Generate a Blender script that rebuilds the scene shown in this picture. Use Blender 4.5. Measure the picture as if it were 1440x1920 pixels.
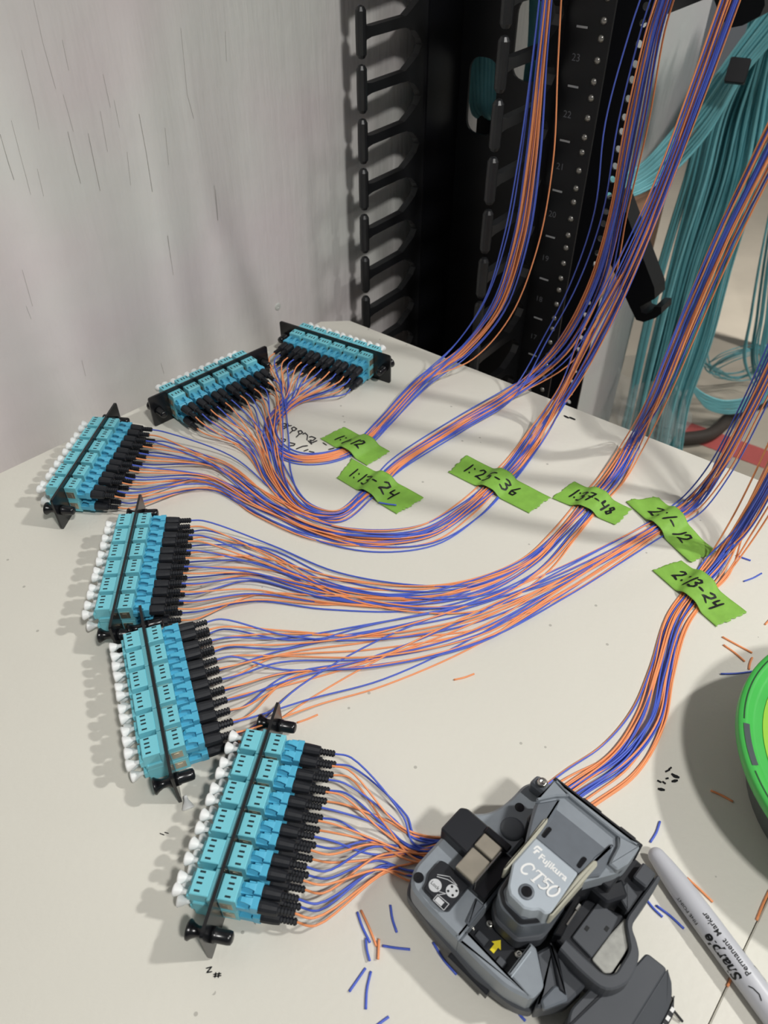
import bpy, math, random
from mathutils import Vector, Matrix

for o in list(bpy.data.objects):
    bpy.data.objects.remove(o)
scene = bpy.context.scene
COL = scene.collection
RNG = random.Random(7)

# ---------------------------------------------------------------- camera, light, exposure
PITCH = math.radians(43.0)
FPX = 1443.0
CAM_H = 0.40
cam_data = bpy.data.cameras.new('camera')
cam_data.sensor_fit = 'VERTICAL'
cam_data.sensor_height = 36.0
cam_data.lens = FPX / 1920.0 * 36.0
cam_data.clip_start = 0.01
cam_data.dof.use_dof = True
cam_data.dof.focus_distance = 0.50
cam_data.dof.aperture_fstop = 15.0
cam = bpy.data.objects.new('camera', cam_data)
COL.objects.link(cam)
cam.location = (0, 0, CAM_H)
cam.rotation_euler = (math.pi / 2 - PITCH, 0, 0)
scene.camera = cam

world = bpy.data.worlds.new('room_ambient')
scene.world = world
world.use_nodes = True
world.node_tree.nodes['Background'].inputs[0].default_value = (0.90, 0.95, 1.0, 1)
world.node_tree.nodes['Background'].inputs[1].default_value = 0.10

def area_light(name, loc, target, size, power, col):
    d = bpy.data.lights.new(name, 'AREA')
    d.shape = 'RECTANGLE'
    d.size, d.size_y = size
    d.energy = power
    d.color = col
    o = bpy.data.objects.new(name, d)
    COL.objects.link(o)
    o.location = loc
    o.rotation_euler = (Vector(target) - Vector(loc)).to_track_quat('-Z', 'Y').to_euler()
    return o

area_light('ceiling_lamp_near', (0.62, -0.66, 1.72), (0.0, 0.45, 0.0), (0.15, 0.15), 20.0, (1.0, 0.985, 0.955))
bk = area_light('ceiling_lamp_back', (2.15, 1.15, 1.85), (1.2, 1.75, -0.4), (0.4, 0.4), 26.0, (1.0, 0.98, 0.94))
bk.data.spread = math.radians(75)
# work lamp on the right, aimed across the near half of the table
sd_ = bpy.data.lights.new('work_lamp', 'SPOT')
sd_.energy = 40.0
sd_.color = (1.0, 0.985, 0.955)
sd_.spot_size = math.radians(50)
sd_.spot_blend = 0.9
sd_.shadow_soft_size = 0.035
so_ = bpy.data.objects.new('work_lamp', sd_)
COL.objects.link(so_)
so_.location = (1.0, 0.19, 1.13)
so_.rotation_euler = (Vector((-0.01, 0.20, 0.0)) - Vector(so_.location)).to_track_quat('-Z', 'Y').to_euler()

vs = scene.view_settings
vs.view_transform = 'Standard'
vs.look = 'None'
vs.exposure = 0.0
vs.gamma = 1.0
vs.use_curve_mapping = False

# ---------------------------------------------------------------- measuring helpers
CT, ST = math.cos(PITCH), math.sin(PITCH)
def ray(u, v):
    d = 960.0 - v
    return Vector((u - 720.0, FPX * CT + d * ST, -FPX * ST + d * CT))
def gp(u, v, z=0.0):
    """the point at height z above the table that the photo shows at u, v"""
    r = ray(u, v)
    p = r * ((CAM_H - z) / -r.z)
    return Vector((p.x, p.y, z))
def yp(u, v, y):
    """the point at forward distance y that the photo shows at u, v"""
    r = ray(u, v)
    p = r * (y / r.y)
    return Vector((p.x, y, CAM_H + p.z))
# rack frame: e1 runs along the table's far edge, e2 away from the table
_a = math.atan2(-0.62, 0.78)
E1 = Vector((math.cos(_a), math.sin(_a), 0))
E2 = Vector((-math.sin(_a), math.cos(_a), 0))
R0 = Vector((0.0925, 0.68, 0))
def rp(s, d, z):
    return R0 + E1 * s + E2 * d + Vector((0, 0, z))
def rpx(u, v, d):
    """(s, z) on the plane d behind the finger fronts for a photo point"""
    r = ray(u, v)
    c = Vector((0, 0, CAM_H))
    t = (d - (c - R0).dot(E2)) / r.dot(E2)
    p = c + r * t
    return (p - R0).dot(E1), p.z

# ---------------------------------------------------------------- materials
def lin(c):
    out = []
    for x in c:
        x = x / 255.0
        out.append(x / 12.92 if x <= 0.04045 else ((x + 0.055) / 1.055) ** 2.4)
    return out
def material(name, rgb, rough=0.5, metal=0.0, var=0.06, nscale=60.0, bump=0.0, bscale=200.0, spec=0.5,
             alpha=1.0, trans=0.0, coat=0.0):
    m = bpy.data.materials.new(name)
    m.use_nodes = True
    nt = m.node_tree
    b = nt.nodes['Principled BSDF']
    c = lin(rgb)
    b.inputs['Roughness'].default_value = rough
    b.inputs['Metallic'].default_value = metal
    b.inputs['Specular IOR Level'].default_value = spec
    b.inputs['Alpha'].default_value = alpha
    b.inputs['Transmission Weight'].default_value = trans
    b.inputs['Coat Weight'].default_value = coat
    tc = nt.nodes.new('ShaderNodeTexCoord')
    n = nt.nodes.new('ShaderNodeTexNoise')
    n.inputs['Scale'].default_value = nscale
    n.inputs['Detail'].default_value = 3.0
    nt.links.new(tc.outputs['Object'], n.inputs['Vector'])
    r = nt.nodes.new('ShaderNodeValToRGB')
    r.color_ramp.elements[0].position = 0.3
    r.color_ramp.elements[1].position = 0.7
    r.color_ramp.elements[0].color = [max(0, x * (1 - var)) for x in c] + [1]
    r.color_ramp.elements[1].color = [min(1, x * (1 + var)) for x in c] + [1]
    nt.links.new(n.outputs['Fac'], r.inputs['Fac'])
    nt.links.new(r.outputs['Color'], b.inputs['Base Color'])
    if bump:
        n2 = nt.nodes.new('ShaderNodeTexNoise')
        n2.inputs['Scale'].default_value = bscale
        n2.inputs['Detail'].default_value = 4.0
        nt.links.new(tc.outputs['Object'], n2.inputs['Vector'])
        bp = nt.nodes.new('ShaderNodeBump')
        bp.inputs['Strength'].default_value = bump
        bp.inputs['Distance'].default_value = 0.002
        nt.links.new(n2.outputs['Fac'], bp.inputs['Height'])
        nt.links.new(bp.outputs['Normal'], b.inputs['Normal'])
    return m

def wall_material():
    m = material('painted_plywood', (208, 206, 203), 0.42, var=0.03, nscale=5.0, spec=0.4)
    nt = m.node_tree
    b = nt.nodes['Principled BSDF']
    tc = nt.nodes.new('ShaderNodeTexCoord')
    ramp = [n for n in nt.nodes if n.type == 'VALTORGB'][0]
    # faint pink and yellowish washes in the paint
    n1 = nt.nodes.new('ShaderNodeTexNoise'); n1.inputs['Scale'].default_value = 6.5; n1.inputs['Detail'].default_value = 2
    nt.links.new(tc.outputs['Object'], n1.inputs['Vector'])
    r1 = nt.nodes.new('ShaderNodeValToRGB')
    r1.color_ramp.elements[0].position = 0.38; r1.color_ramp.elements[1].position = 0.68
    r1.color_ramp.elements[0].color = (*lin((224, 224, 219)), 1)
    r1.color_ramp.elements[1].color = (*lin((226, 217, 217)), 1)
    nt.links.new(n1.outputs['Fac'], r1.inputs['Fac'])
    for l in list(nt.links):
        if l.to_socket == b.inputs['Base Color']:
            nt.links.remove(l)
    nt.links.new(r1.outputs['Color'], b.inputs['Base Color'])
    # brush ridges and orange-peel relief
    mp2 = nt.nodes.new('ShaderNodeMapping'); mp2.inputs['Scale'].default_value = (130, 130, 17)
    nt.links.new(tc.outputs['Object'], mp2.inputs['Vector'])
    n4 = nt.nodes.new('ShaderNodeTexNoise'); n4.inputs['Scale'].default_value = 1.0; n4.inputs['Detail'].default_value = 2
    nt.links.new(mp2.outputs['Vector'], n4.inputs['Vector'])
    n5 = nt.nodes.new('ShaderNodeTexNoise'); n5.inputs['Scale'].default_value = 34.0; n5.inputs['Detail'].default_value = 3
    nt.links.new(tc.outputs['Object'], n5.inputs['Vector'])
    ad = nt.nodes.new('ShaderNodeMath'); ad.operation = 'ADD'
    nt.links.new(n4.outputs['Fac'], ad.inputs[0]); nt.links.new(n5.outputs['Fac'], ad.inputs[1])
    bp = nt.nodes.new('ShaderNodeBump'); bp.inputs['Strength'].default_value = 0.30; bp.inputs['Distance'].default_value = 0.0035
    nt.links.new(ad.outputs[0], bp.inputs['Height'])
    nt.links.new(bp.outputs['Normal'], b.inputs['Normal'])
    return m

def table_material():
    m = material('speckled_table_plastic', (224, 221, 210), 0.46, var=0.025, nscale=7.0, bump=0.10, bscale=260, spec=0.35)
    nt = m.node_tree
    b = nt.nodes['Principled BSDF']
    ramp = [n for n in nt.nodes if n.type == 'VALTORGB'][0]
    tc = nt.nodes.new('ShaderNodeTexCoord')
    vo = nt.nodes.new('ShaderNodeTexVoronoi'); vo.inputs['Scale'].default_value = 62.0
    nt.links.new(tc.outputs['Object'], vo.inputs['Vector'])
    n = nt.nodes.new('ShaderNodeTexNoise'); n.inputs['Scale'].default_value = 14.0
    nt.links.new(tc.outputs['Object'], n.inputs['Vector'])
    lt = nt.nodes.new('ShaderNodeMath'); lt.operation = 'LESS_THAN'; lt.inputs[1].default_value = 0.062
    nt.links.new(vo.outputs['Distance'], lt.inputs[0])
    gt = nt.nodes.new('ShaderNodeMath'); gt.operation = 'GREATER_THAN'; gt.inputs[1].default_value = 0.47
    nt.links.new(n.outputs['Fac'], gt.inputs[0])
    mu = nt.nodes.new('ShaderNodeMath'); mu.operation = 'MULTIPLY'
    nt.links.new(lt.outputs[0], mu.inputs[0]); nt.links.new(gt.outputs[0], mu.inputs[1])
    m2 = nt.nodes.new('ShaderNodeMath'); m2.operation = 'MULTIPLY'; m2.inputs[1].default_value = 0.42
    nt.links.new(mu.outputs[0], m2.inputs[0])
    mx = nt.nodes.new('ShaderNodeMix'); mx.data_type = 'RGBA'
    nt.links.new(m2.outputs[0], mx.inputs['Factor'])
    nt.links.new(ramp.outputs['Color'], mx.inputs['A'])
    mx.inputs['B'].default_value = (*lin((110, 106, 98)), 1)
    for l in list(nt.links):
        if l.to_socket == b.inputs['Base Color']:
            nt.links.remove(l)
    nt.links.new(mx.outputs['Result'], b.inputs['Base Color'])
    return m

M = {
    'wall': wall_material(),
    'table': table_material(),
    'backwall': material('white_wall_paint', (206, 208, 203), 0.6, var=0.02, nscale=3, bump=0.1, bscale=90),
    'floor': material('beige_concrete_floor', (186, 176, 160), 0.55, var=0.09, nscale=6, bump=0.1),
    'baseboard': material('taupe_baseboard', (150, 141, 132), 0.5),
    'redline': material('red_floor_line', (196, 96, 92), 0.5, var=0.1, nscale=15),
    'wood': material('brown_board', (176, 138, 112), 0.7, var=0.1, nscale=25),
    'black': material('black_powder_coat', (17, 18, 22), 0.38, var=0.12, nscale=40, bump=0.03, bscale=900),
    'blackpl': material('black_gloss_plastic', (22, 23, 26), 0.25, var=0.1),
    'finger': material('charcoal_finger_plastic', (34, 35, 37), 0.36, var=0.15, nscale=50),
    'flange': material('satin_black_steel', (14, 15, 20), 0.5, var=0.12),
    'steel': material('bright_steel', (205, 203, 196), 0.25, 1.0, var=0.05),
    'nickel': material('brushed_nickel', (214, 206, 188), 0.34, 0.85, var=0.08, nscale=120),
    'rackprint': material('grey_print', (120, 122, 128), 0.6),
    'stud': material('grey_zinc_thread', (170, 168, 162), 0.3, 0.7, var=0.05),
    'print': material('white_print', (196, 198, 200), 0.6),
    'aqua': material('aqua_plastic', (126, 210, 224), 0.4, var=0.03),
    'aquad': material('aqua_connector_plastic', (86, 182, 216), 0.38, var=0.04),
    'slot': material('dark_slot', (26, 50, 56), 0.7),
    'boot': material('black_rubber_boot', (24, 27, 33), 0.55, var=0.1),
    'white': material('white_cap_plastic', (238, 238, 236), 0.45, var=0.02),
    'orange': material('orange_buffer', (246, 158, 104), 0.45, var=0.05),
    'blue': material('blue_buffer', (78, 102, 206), 0.42, var=0.06),
    'tape': material('green_tape', (134, 186, 74), 0.62, var=0.07, nscale=160, bump=0.25, bscale=120),
    'ink': material('black_ink', (18, 20, 22), 0.5),
    'inkfade': material('faded_ink', (62, 60, 60), 0.7, var=0.3, nscale=400),
    'silver': material('silver_grey_plastic', (140, 147, 154), 0.40, var=0.04, nscale=200, spec=0.5),
    'silverd': material('slate_grey_plastic', (104, 110, 117), 0.40, var=0.05, nscale=200),
    'nameplate': material('pale_silver_plate', (178, 187, 195), 0.30, var=0.03),
    'charcoal': material('charcoal_plastic', (74, 77, 82), 0.5, var=0.06),
    'darkpl': material('near_black_plastic', (32, 34, 39), 0.42, var=0.1),
    'beige': material('beige_pad', (178, 176, 160), 0.6, var=0.04),
    'pad': material('mottled_grey_pad', (164, 164, 158), 0.7, var=0.14, nscale=260),
    'yellow': material('yellow_paint', (232, 212, 40), 0.5),
    'marker': material('light_grey_barrel', (196, 197, 203), 0.38, var=0.02),
    'greenlid': material('green_lid_plastic', (72, 186, 82), 0.35, var=0.03),
    'lime': material('lime_label', (150, 205, 62), 0.6, var=0.03),
    'tub': material('smoky_tub_plastic', (84, 94, 94), 0.25, var=0.05),
    'groove': material('dark_green_groove', (24, 70, 34), 0.6),
    'teal': material('teal_cable_jacket', (134, 208, 216), 0.45, var=0.08, nscale=30),
    'teald': material('deep_teal_cable_jacket', (108, 180, 188), 0.45, var=0.1, nscale=30),
    'bag': material('clear_plastic_bag', (235, 235, 232), 0.15, alpha=0.22, var=0.02),
    'crack': material('crack_in_paint', (158, 154, 148), 0.8, var=0.2, nscale=300),
    'strap': material('dark_strap', (64, 56, 50), 0.7),
}

# ---------------------------------------------------------------- mesh helpers
class MB:
    def __init__(self):
        self.v = []; self.f = []
    def add(self, vs_, fs):
        n = len(self.v)
        self.v += [tuple(p) for p in vs_]
        self.f += [tuple(i + n for i in f) for f in fs]
        return self
    def box(self, x0, x1, y0, y1, z0, z1, c=0.0):
        """box with all edges along z and the top ring chamfered by c"""
        if c <= 0:
            p = [(x0, y0, z0), (x1, y0, z0), (x1, y1, z0), (x0, y1, z0), (x0, y0, z1), (x1, y0, z1), (x1, y1, z1), (x0, y1, z1)]
            return self.add(p, [(3, 2, 1, 0), (4, 5, 6, 7), (0, 1, 5, 4), (1, 2, 6, 5), (2, 3, 7, 6), (3, 0, 4, 7)])
        return self.prism([(x0, y0), (x1, y0), (x1, y1), (x0, y1)], z0, z1, c)
    def prism(self, poly, z0, z1, c=0.0, cb=0.0, top=None):
        """extrude a ccw outline; chamfer the top ring by c, the bottom by cb; top(x, y) can shape the upper face"""
        n = len(poly)
        rings = []
        if cb > 0:
            rings.append([(p[0], p[1], z0) for p in inset(poly, cb)]); rings.append([(p[0], p[1], z0 + cb) for p in poly])
        else:
            rings.append([(p[0], p[1], z0) for p in poly])
        if c > 0:
            rings.append([(p[0], p[1], z1 - c) for p in poly]); rings.append([(p[0], p[1], z1) for p in inset(poly, c)])
        else:
            rings.append([(p[0], p[1], z1) for p in poly])
        if top:
            for k in ((-1, -2) if c > 0 else (-1,)):
                rings[k] = [(x, y, z - z1 + top(x, y)) for x, y, z in rings[k]]
        vs_ = [p for r in rings for p in r]
        fs = [tuple(range(n - 1, -1, -1))]
        for k in range(len(rings) - 1):
            for i in range(n):
                j = (i + 1) % n
                fs.append((k * n + i, k * n + j, (k + 1) * n + j, (k + 1) * n + i))
        fs.append(tuple((len(rings) - 1) * n + i for i in range(n)))
        return self.add(vs_, fs)
    def lathe(self, prof, axis='z', seg=16, at=(0, 0, 0), caps=True):
        """profile [(r, h)] turned about an axis through at"""
        vs_ = []; fs = []
        for r, h in prof:
            for k in range(seg):
                a = 2 * math.pi * k / seg
                x, y = r * math.cos(a), r * math.sin(a)
                p = (x, y, h) if axis == 'z' else ((y, h, x) if axis == 'y' else (h, x, y))
                vs_.append((p[0] + at[0], p[1] + at[1], p[2] + at[2]))
        n = len(prof)
        for i in range(n - 1):
            for k in range(seg):
                j = (k + 1) % seg
                fs.append((i * seg + k, i * seg + j, (i + 1) * seg + j, (i + 1) * seg + k))
        if caps:
            fs.append(tuple(range(seg - 1, -1, -1)))
            fs.append(tuple((n - 1) * seg + k for k in range(seg)))
        return self.add(vs_, fs)
    def tube(self, pts, r, seg=6, caps=True):
        pts = [Vector(p) for p in pts]
        n = len(pts)
        tang = []
        for i in range(n):
            t = pts[min(i + 1, n - 1)] - pts[max(i - 1, 0)]
            tang.append(t.normalized() if t.length > 1e-9 else Vector((0, 0, 1)))
        ref = Vector((0, 0, 1)) if abs(tang[0].z) < 0.9 else Vector((1, 0, 0))
        nx = tang[0].cross(ref).normalized()
        vs_ = []; fs = []
        for i in range(n):
            t = tang[i]
            nx = (nx - t * nx.dot(t)).normalized()
            ny = t.cross(nx)
            rr = r[i] if isinstance(r, (list, tuple)) else r
            for k in range(seg):
                a = 2 * math.pi * k / seg
                vs_.append(pts[i] + nx * (rr * math.cos(a)) + ny * (rr * math.sin(a)))
        for i in range(n - 1):
            for k in range(seg):
                j = (k + 1) % seg
                fs.append((i * seg + k, i * seg + j, (i + 1) * seg + j, (i + 1) * seg + k))
        if caps:
            fs.append(tuple(range(seg - 1, -1, -1)))
            fs.append(tuple((n - 1) * seg + k for k in range(seg)))
        return self.add(vs_, fs)
    def ribbon(self, pts, w, surf, lift=0.0002):
        """pen stroke: flat band of width w along 2-D points, laid on surf(x, y) -> Vector"""
        P = [Vector((p[0], p[1])) for p in pts]
        if len(P) == 1:
            P = [P[0], P[0] + Vector((w * 0.4, 0))]
        Q = []
        for i in range(len(P) - 1):
            k = max(1, int((P[i + 1] - P[i]).length / (w * 0.5)))
            for j in range(k):
                Q.append(P[i].lerp(P[i + 1], j / k))
        Q.append(P[-1])
        d0 = (Q[1] - Q[0]).normalized() * w * 0.35; d1 = (Q[-1] - Q[-2]).normalized() * w * 0.35
        Q[0] = Q[0] - d0; Q[-1] = Q[-1] + d1
        vs_ = []; fs = []
        for i, q in enumerate(Q):
            t = Q[min(i + 1, len(Q) - 1)] - Q[max(i - 1, 0)]
            t = t.normalized() if t.length > 1e-9 else Vector((1, 0))
            nn = Vector((-t.y, t.x)) * (w / 2) * (0.55 if i in (0, len(Q) - 1) else 1.0)
            for s in (1, -1):
                p = surf(q.x + s * nn.x, q.y + s * nn.y)
                vs_.append((p[0], p[1], p[2] + lift))
        for i in range(len(Q) - 1):
            fs.append((2 * i, 2 * i + 1, 2 * i + 3, 2 * i + 2))
        return self.add(vs_, fs)
    def xf(self, m):
        self.v = [tuple(m @ Vector(p)) for p in self.v]
        return self
    def mesh(self, name, mat, smooth=False):
        me = bpy.data.meshes.new(name)
        me.from_pydata(self.v, [], self.f)
        me.materials.append(M[mat])
        if smooth:
            me.polygons.foreach_set('use_smooth', [True] * len(me.polygons))
        me.update()
        return me
    def build(self, name, mat, parent=None, smooth=False):
        return link(name, self.mesh(name, mat, smooth), parent)

def link(name, me, parent=None, loc=None):
    o = bpy.data.objects.new(name, me)
    COL.objects.link(o)
    if parent:
        o.parent = parent
    if loc is not None:
        o.location = loc
    return o
def area2(poly):
    return sum(poly[i][0] * poly[(i + 1) % len(poly)][1] - poly[(i + 1) % len(poly)][0] * poly[i][1] for i in range(len(poly)))
def ccw(poly):
    return list(poly) if area2(poly) > 0 else list(reversed(poly))
def inset(poly, d):
    n = len(poly); out = []
    for i in range(n):
        a, b, c = Vector(poly[i - 1][:2]), Vector(poly[i][:2]), Vector(poly[(i + 1) % n][:2])
        e1 = (b - a); e2 = (c - b)
        e1 = e1.normalized() if e1.length > 1e-9 else Vector((1, 0)); e2 = e2.normalized() if e2.length > 1e-9 else e1
        n1 = Vector((-e1.y, e1.x)); n2 = Vector((-e2.y, e2.x))
        m = n1 + n2
        if m.length < 1e-6:
            m = n1
        m = m.normalized()
        k = d / max(0.45, m.dot(n1))
        q = b + m * k
        out.append((q.x, q.y))
    return out
def rounded(poly, r, k=4):
    """round every corner of a ccw outline; r is a number or one per corner"""
    n = len(poly); out = []
    for i in range(n):
        a, b, c = Vector(poly[i - 1]), Vector(poly[i]), Vector(poly[(i + 1) % n])
        rr = r[i] if isinstance(r, (list, tuple)) else r
        d1 = (a - b); d2 = (c - b)
        l = min(rr, d1.length * 0.45, d2.length * 0.45)
        if l < 1e-5:
            out.append((b.x, b.y)); continue
        p = b + d1.normalized() * l; q = b + d2.normalized() * l
        for j in range(k + 1):
            t = j / k
            x = p * (1 - t) ** 2 + b * 2 * t * (1 - t) + q * t ** 2
            out.append((x.x, x.y))
    return out
def holed(mb, x0, x1, z0, z1, hole, y0, y1):
    """rectangular plate in x/z, thick in y, with a real opening (hole: ccw points around its middle)"""
    n = len(hole)
    cx = sum(p[0] for p in hole) / n; cz = sum(p[1] for p in hole) / n
    angs = [math.atan2(p[1] - cz, p[0] - cx) for p in hole]
    corners = [math.atan2(z - cz, x - cx) for x in (x0, x1) for z in (z0, z1)]
    outer = []
    for a in angs:
        dx, dz = math.cos(a), math.sin(a)
        t = 1e9
        if dx > 1e-9: t = min(t, (x1 - cx) / dx)
        if dx < -1e-9: t = min(t, (x0 - cx) / dx)
        if dz > 1e-9: t = min(t, (z1 - cz) / dz)
        if dz < -1e-9: t = min(t, (z0 - cz) / dz)
        outer.append([cx + dx * t, cz + dz * t])
    for x in (x0, x1):
        for z in (z0, z1):
            a = math.atan2(z - cz, x - cx)
            k = min(range(n), key=lambda i: abs((angs[i] - a + math.pi) % (2 * math.pi) - math.pi))
            outer[k] = [x, z]
    vs_ = []
    for y in (y0, y1):
        vs_ += [(p[0], y, p[1]) for p in outer] + [(p[0], y, p[1]) for p in hole]
    fs = []
    for i in range(n):
        j = (i + 1) % n
        fs.append((i, j, n + j, n + i))
        fs.append((2 * n + j, 2 * n + i, 3 * n + i, 3 * n + j))
        fs.append((n + i, n + j, 3 * n + j, 3 * n + i))
        fs.append((j, i, 2 * n + i, 2 * n + j))
    mb.add(vs_, fs)
def empty(name, loc=(0, 0, 0), rz=0.0):
    o = bpy.data.objects.new(name, None)
    o.empty_display_size = 0.01
    COL.objects.link(o)
    o.location = loc
    o.rotation_euler = (0, 0, rz)
    return o
def tag(o, label, cat, group=None):
    o['label'] = label; o['category'] = cat
    if group: o['group'] = group
    return o
def struct(o):
    o['kind'] = 'structure'
    return o
def catmull(P, per=8):
    P = [Vector(p) for p in P]
    out = []
    n = len(P)
    for i in range(n - 1):
        p0 = P[i - 1] if i > 0 else P[0] * 2 - P[1]
        p1, p2 = P[i], P[i + 1]
        p3 = P[i + 2] if i + 2 < n else P[-1] * 2 - P[-2]
        d01 = max(1e-6, (p1 - p0).length) ** 0.5; d12 = max(1e-6, (p2 - p1).length) ** 0.5; d23 = max(1e-6, (p3 - p2).length) ** 0.5
        m1 = (p2 - p1) + ((p1 - p0) / d01 - (p2 - p0) / (d01 + d12)) * d12
        m2 = (p2 - p1) + ((p3 - p2) / d23 - (p3 - p1) / (d12 + d23)) * d12
        for j in range(per):
            t = j / per; t2 = t * t; t3 = t2 * t
            out.append(p1 * (2 * t3 - 3 * t2 + 1) + m1 * (t3 - 2 * t2 + t) + p2 * (-2 * t3 + 3 * t2) + m2 * (t3 - t2))
    out.append(P[-1])
    return out
def text_mesh(body, size, shear=0.0, extrude=0.0, bold=0.0, space=1.0):
    cu = bpy.data.curves.new('lettering', 'FONT')
    cu.body = body; cu.size = size; cu.shear = shear; cu.extrude = extrude; cu.offset = bold; cu.space_character = space
    cu.resolution_u = 3
    ob = bpy.data.objects.new('lettering', cu)
    COL.objects.link(ob)
    bpy.context.view_layer.update()
    me = bpy.data.meshes.new_from_object(ob)
    bpy.data.objects.remove(ob); bpy.data.curves.remove(cu)
    mb = MB()
    mb.add([v.co[:] for v in me.vertices], [tuple(p.vertices) for p in me.polygons])
    bpy.data.meshes.remove(me)
    return mb

ORD = ['first', 'second', 'third', 'fourth', 'fifth', 'sixth', 'seventh', 'eighth', 'ninth', 'tenth', 'eleventh', 'twelfth']

# ================================================================ the setting
FLOOR_Z = -0.75
SQ = math.sqrt(0.5)
WD = Vector((SQ, SQ, 0)); WN = Vector((SQ, -SQ, 0))           # along the left wall, and into the room
WP = Vector((-0.406, 0.406, 0)) + Vector((-0.0130, 0.0130, 0))
CEIL_Z = 2.0
def slab(name, p0, p1, nrm, z0, z1, th, mat):
    """upright slab from p0 to p1, its visible face on the line, thickness behind"""
    d = (p1 - p0); L = d.length; a = math.atan2(d.y, d.x)
    mb = MB()
    side = nrm.dot(Vector((-math.sin(a), math.cos(a), 0)))
    y0, y1 = (-th, 0) if side > 0 else (0, th)
    mb.box(0, L, y0, y1, z0, z1)
    o = mb.build(name, mat)
    o.location = (p0.x, p0.y, 0); o.rotation_euler = (0, 0, a)
    return struct(o)
BACK = 2.135
wcorner = WP + WD * ((BACK - WP.dot(E2)) / WD.dot(E2))
def on_wall(u, v):
    r = ray(u, v); c = Vector((0, 0, CAM_H))
    return c + r * ((WP - c).dot(WN) / r.dot(WN))
wend = on_wall(1262, 300); wend.z = 0
wall_left = slab('wall_left', WP - WD * 1.6, wend, WN, FLOOR_Z, CEIL_Z, 0.05, 'wall')
CR1 = [[(180, 0), (230, 230), (300, 480)], [(335, 215), (370, 380)], [(115, 270), (185, 560), (210, 700)], [(0, 725), (45, 880), (75, 970)], [(60, 650), (115, 860), (165, 1050)],
       [(365, 710), (405, 880), (435, 990)], [(340, 510), (395, 710)], [(475, 720), (510, 890), (540, 1030)], [(555, 400), (595, 580)], [(615, 540), (645, 690)], [(750, 615), (790, 830), (822, 1035)],
       [(890, 690), (910, 890)], [(540, 600), (580, 820)], [(685, 820), (705, 1000)], [(975, 150), (1010, 510), (1045, 640)], [(1155, 1000), (1175, 1190)], [(200, 910), (235, 1060)], [(905, 1270), (920, 1390)], [(1215, 170), (1222, 330)]]
CR2 = [[(85, 1040), (125, 1180)], [(315, 1390), (330, 1450)], [(645, 910), (668, 1060)], [(830, 730), (840, 850)], [(620, 1400), (632, 1440)], [(100, 1180), (120, 1230)]]
wm = wall_left.matrix_basis.inverted()
DARK = (3, 5, 7, 10)
for zm, lst in ((2.88, CR1), (2.057, CR2)):
    for ci, st in enumerate(lst):
        mb = MB()
        mb.ribbon([(x / zm, y / zm) for x, y in st], 0.75 if (zm > 2.5 and ci in DARK) else 0.45, lambda u, v: on_wall(u, v) + WN * 0.0003, 0)
        mb.xf(wm)
        mb.build('paint_crack', 'crack', wall_left)
bw_end = wcorner + E1 * 3.6
slab('wall_back', wcorner, bw_end, -E2, FLOOR_Z, CEIL_Z, 0.05, 'backwall')
bb = slab('baseboard_back', wcorner - E2 * 0.014 + E1 * 0.02, bw_end - E2 * 0.014, -E2, FLOOR_Z, FLOOR_Z + 0.066, 0.014, 'baseboard')
fl = MB(); fl.box(-2.4, 4.4, -2.0, 4.2, FLOOR_Z - 0.05, FLOOR_Z)
struct(fl.build('floor', 'floor'))
# red line painted on the floor
a = gp(1300, 812, FLOOR_Z); b = gp(1500, 885, FLOOR_Z)
d = (b - a).normalized(); a = a - d * 0.12; b = b + d * 1.0
nrm = Vector((-d.y, d.x, 0)) * 0.036
mb = MB(); zt = FLOOR_Z + 0.0015
mb.add([(p.x, p.y, z) for z in (FLOOR_Z + 0.0004, zt) for p in (a - nrm, b - nrm, b + nrm, a + nrm)],
       [(3, 2, 1, 0), (4, 5, 6, 7), (0, 1, 5, 4), (1, 2, 6, 5), (2, 3, 7, 6), (3, 0, 4, 7)])
tag(mb.build('floor_tape_line', 'redline'), 'faded red line running across the beige floor beyond the table', 'floor marking')

# ================================================================ folding table
TE = Vector((0.30, -0.228, 0)).normalized()              # along the far edge
tcor = gp(628, 590)                                        # far left corner by the rack
table = empty('folding_table', (0, 0, FLOOR_Z))
tag(table, 'pale grey plastic folding table with a centre seam holding the fibre work', 'table')
wl = WD
seamA, seamB = gp(1440, 1684), gp(1329, 1920)
sd = (seamA - seamB).normalized()
def xing(p, d, q, e):
    k = d.x * e.y - d.y * e.x
    t = ((q.x - p.x) * e.y - (q.y - p.y) * e.x) / k
    return p + d * t
A0 = tcor
A1 = xing(tcor, TE, seamA, sd)
nearL = A0 - wl * 0.95
nearR = xing(nearL, TE, seamA, sd)
far2 = A1 + TE * 0.75
near2 = nearR + TE * 0.75
g = 0.00025
def tpanel(poly):
    mb = MB()
    p = rounded(ccw([(q.x, q.y) for q in poly]), [0.02, 0.02, 0.02, 0.02], 4)
    mb.prism(p, -0.042, 0.0, 0.0022)
    mb.v = [(x, y, z - FLOOR_Z) for x, y, z in mb.v]
    return mb.build('tabletop_half', 'table', table)
sn = Vector((sd.y, -sd.x, 0))
if sn.dot(TE) < 0: sn = -sn
def tpanel_sq(poly, rad):
    mb = MB()
    p = ccw([(q.x, q.y) for q in poly])
    mb.prism(p, -0.042, 0.0, 0.0006)
    mb.v = [(x, y, z - FLOOR_Z) for x, y, z in mb.v]
    return mb.build('tabletop_half', 'table', table)
tpanel_sq([nearL, nearR - sn * g, A1 - sn * g, A0 + (A1 - A0).normalized() * 0.02, A0 - wl * 0.02 + TE * 0.0], 0)
tpanel_sq([nearR + sn * g, near2, far2, A1 + sn * g], 0)
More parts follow.
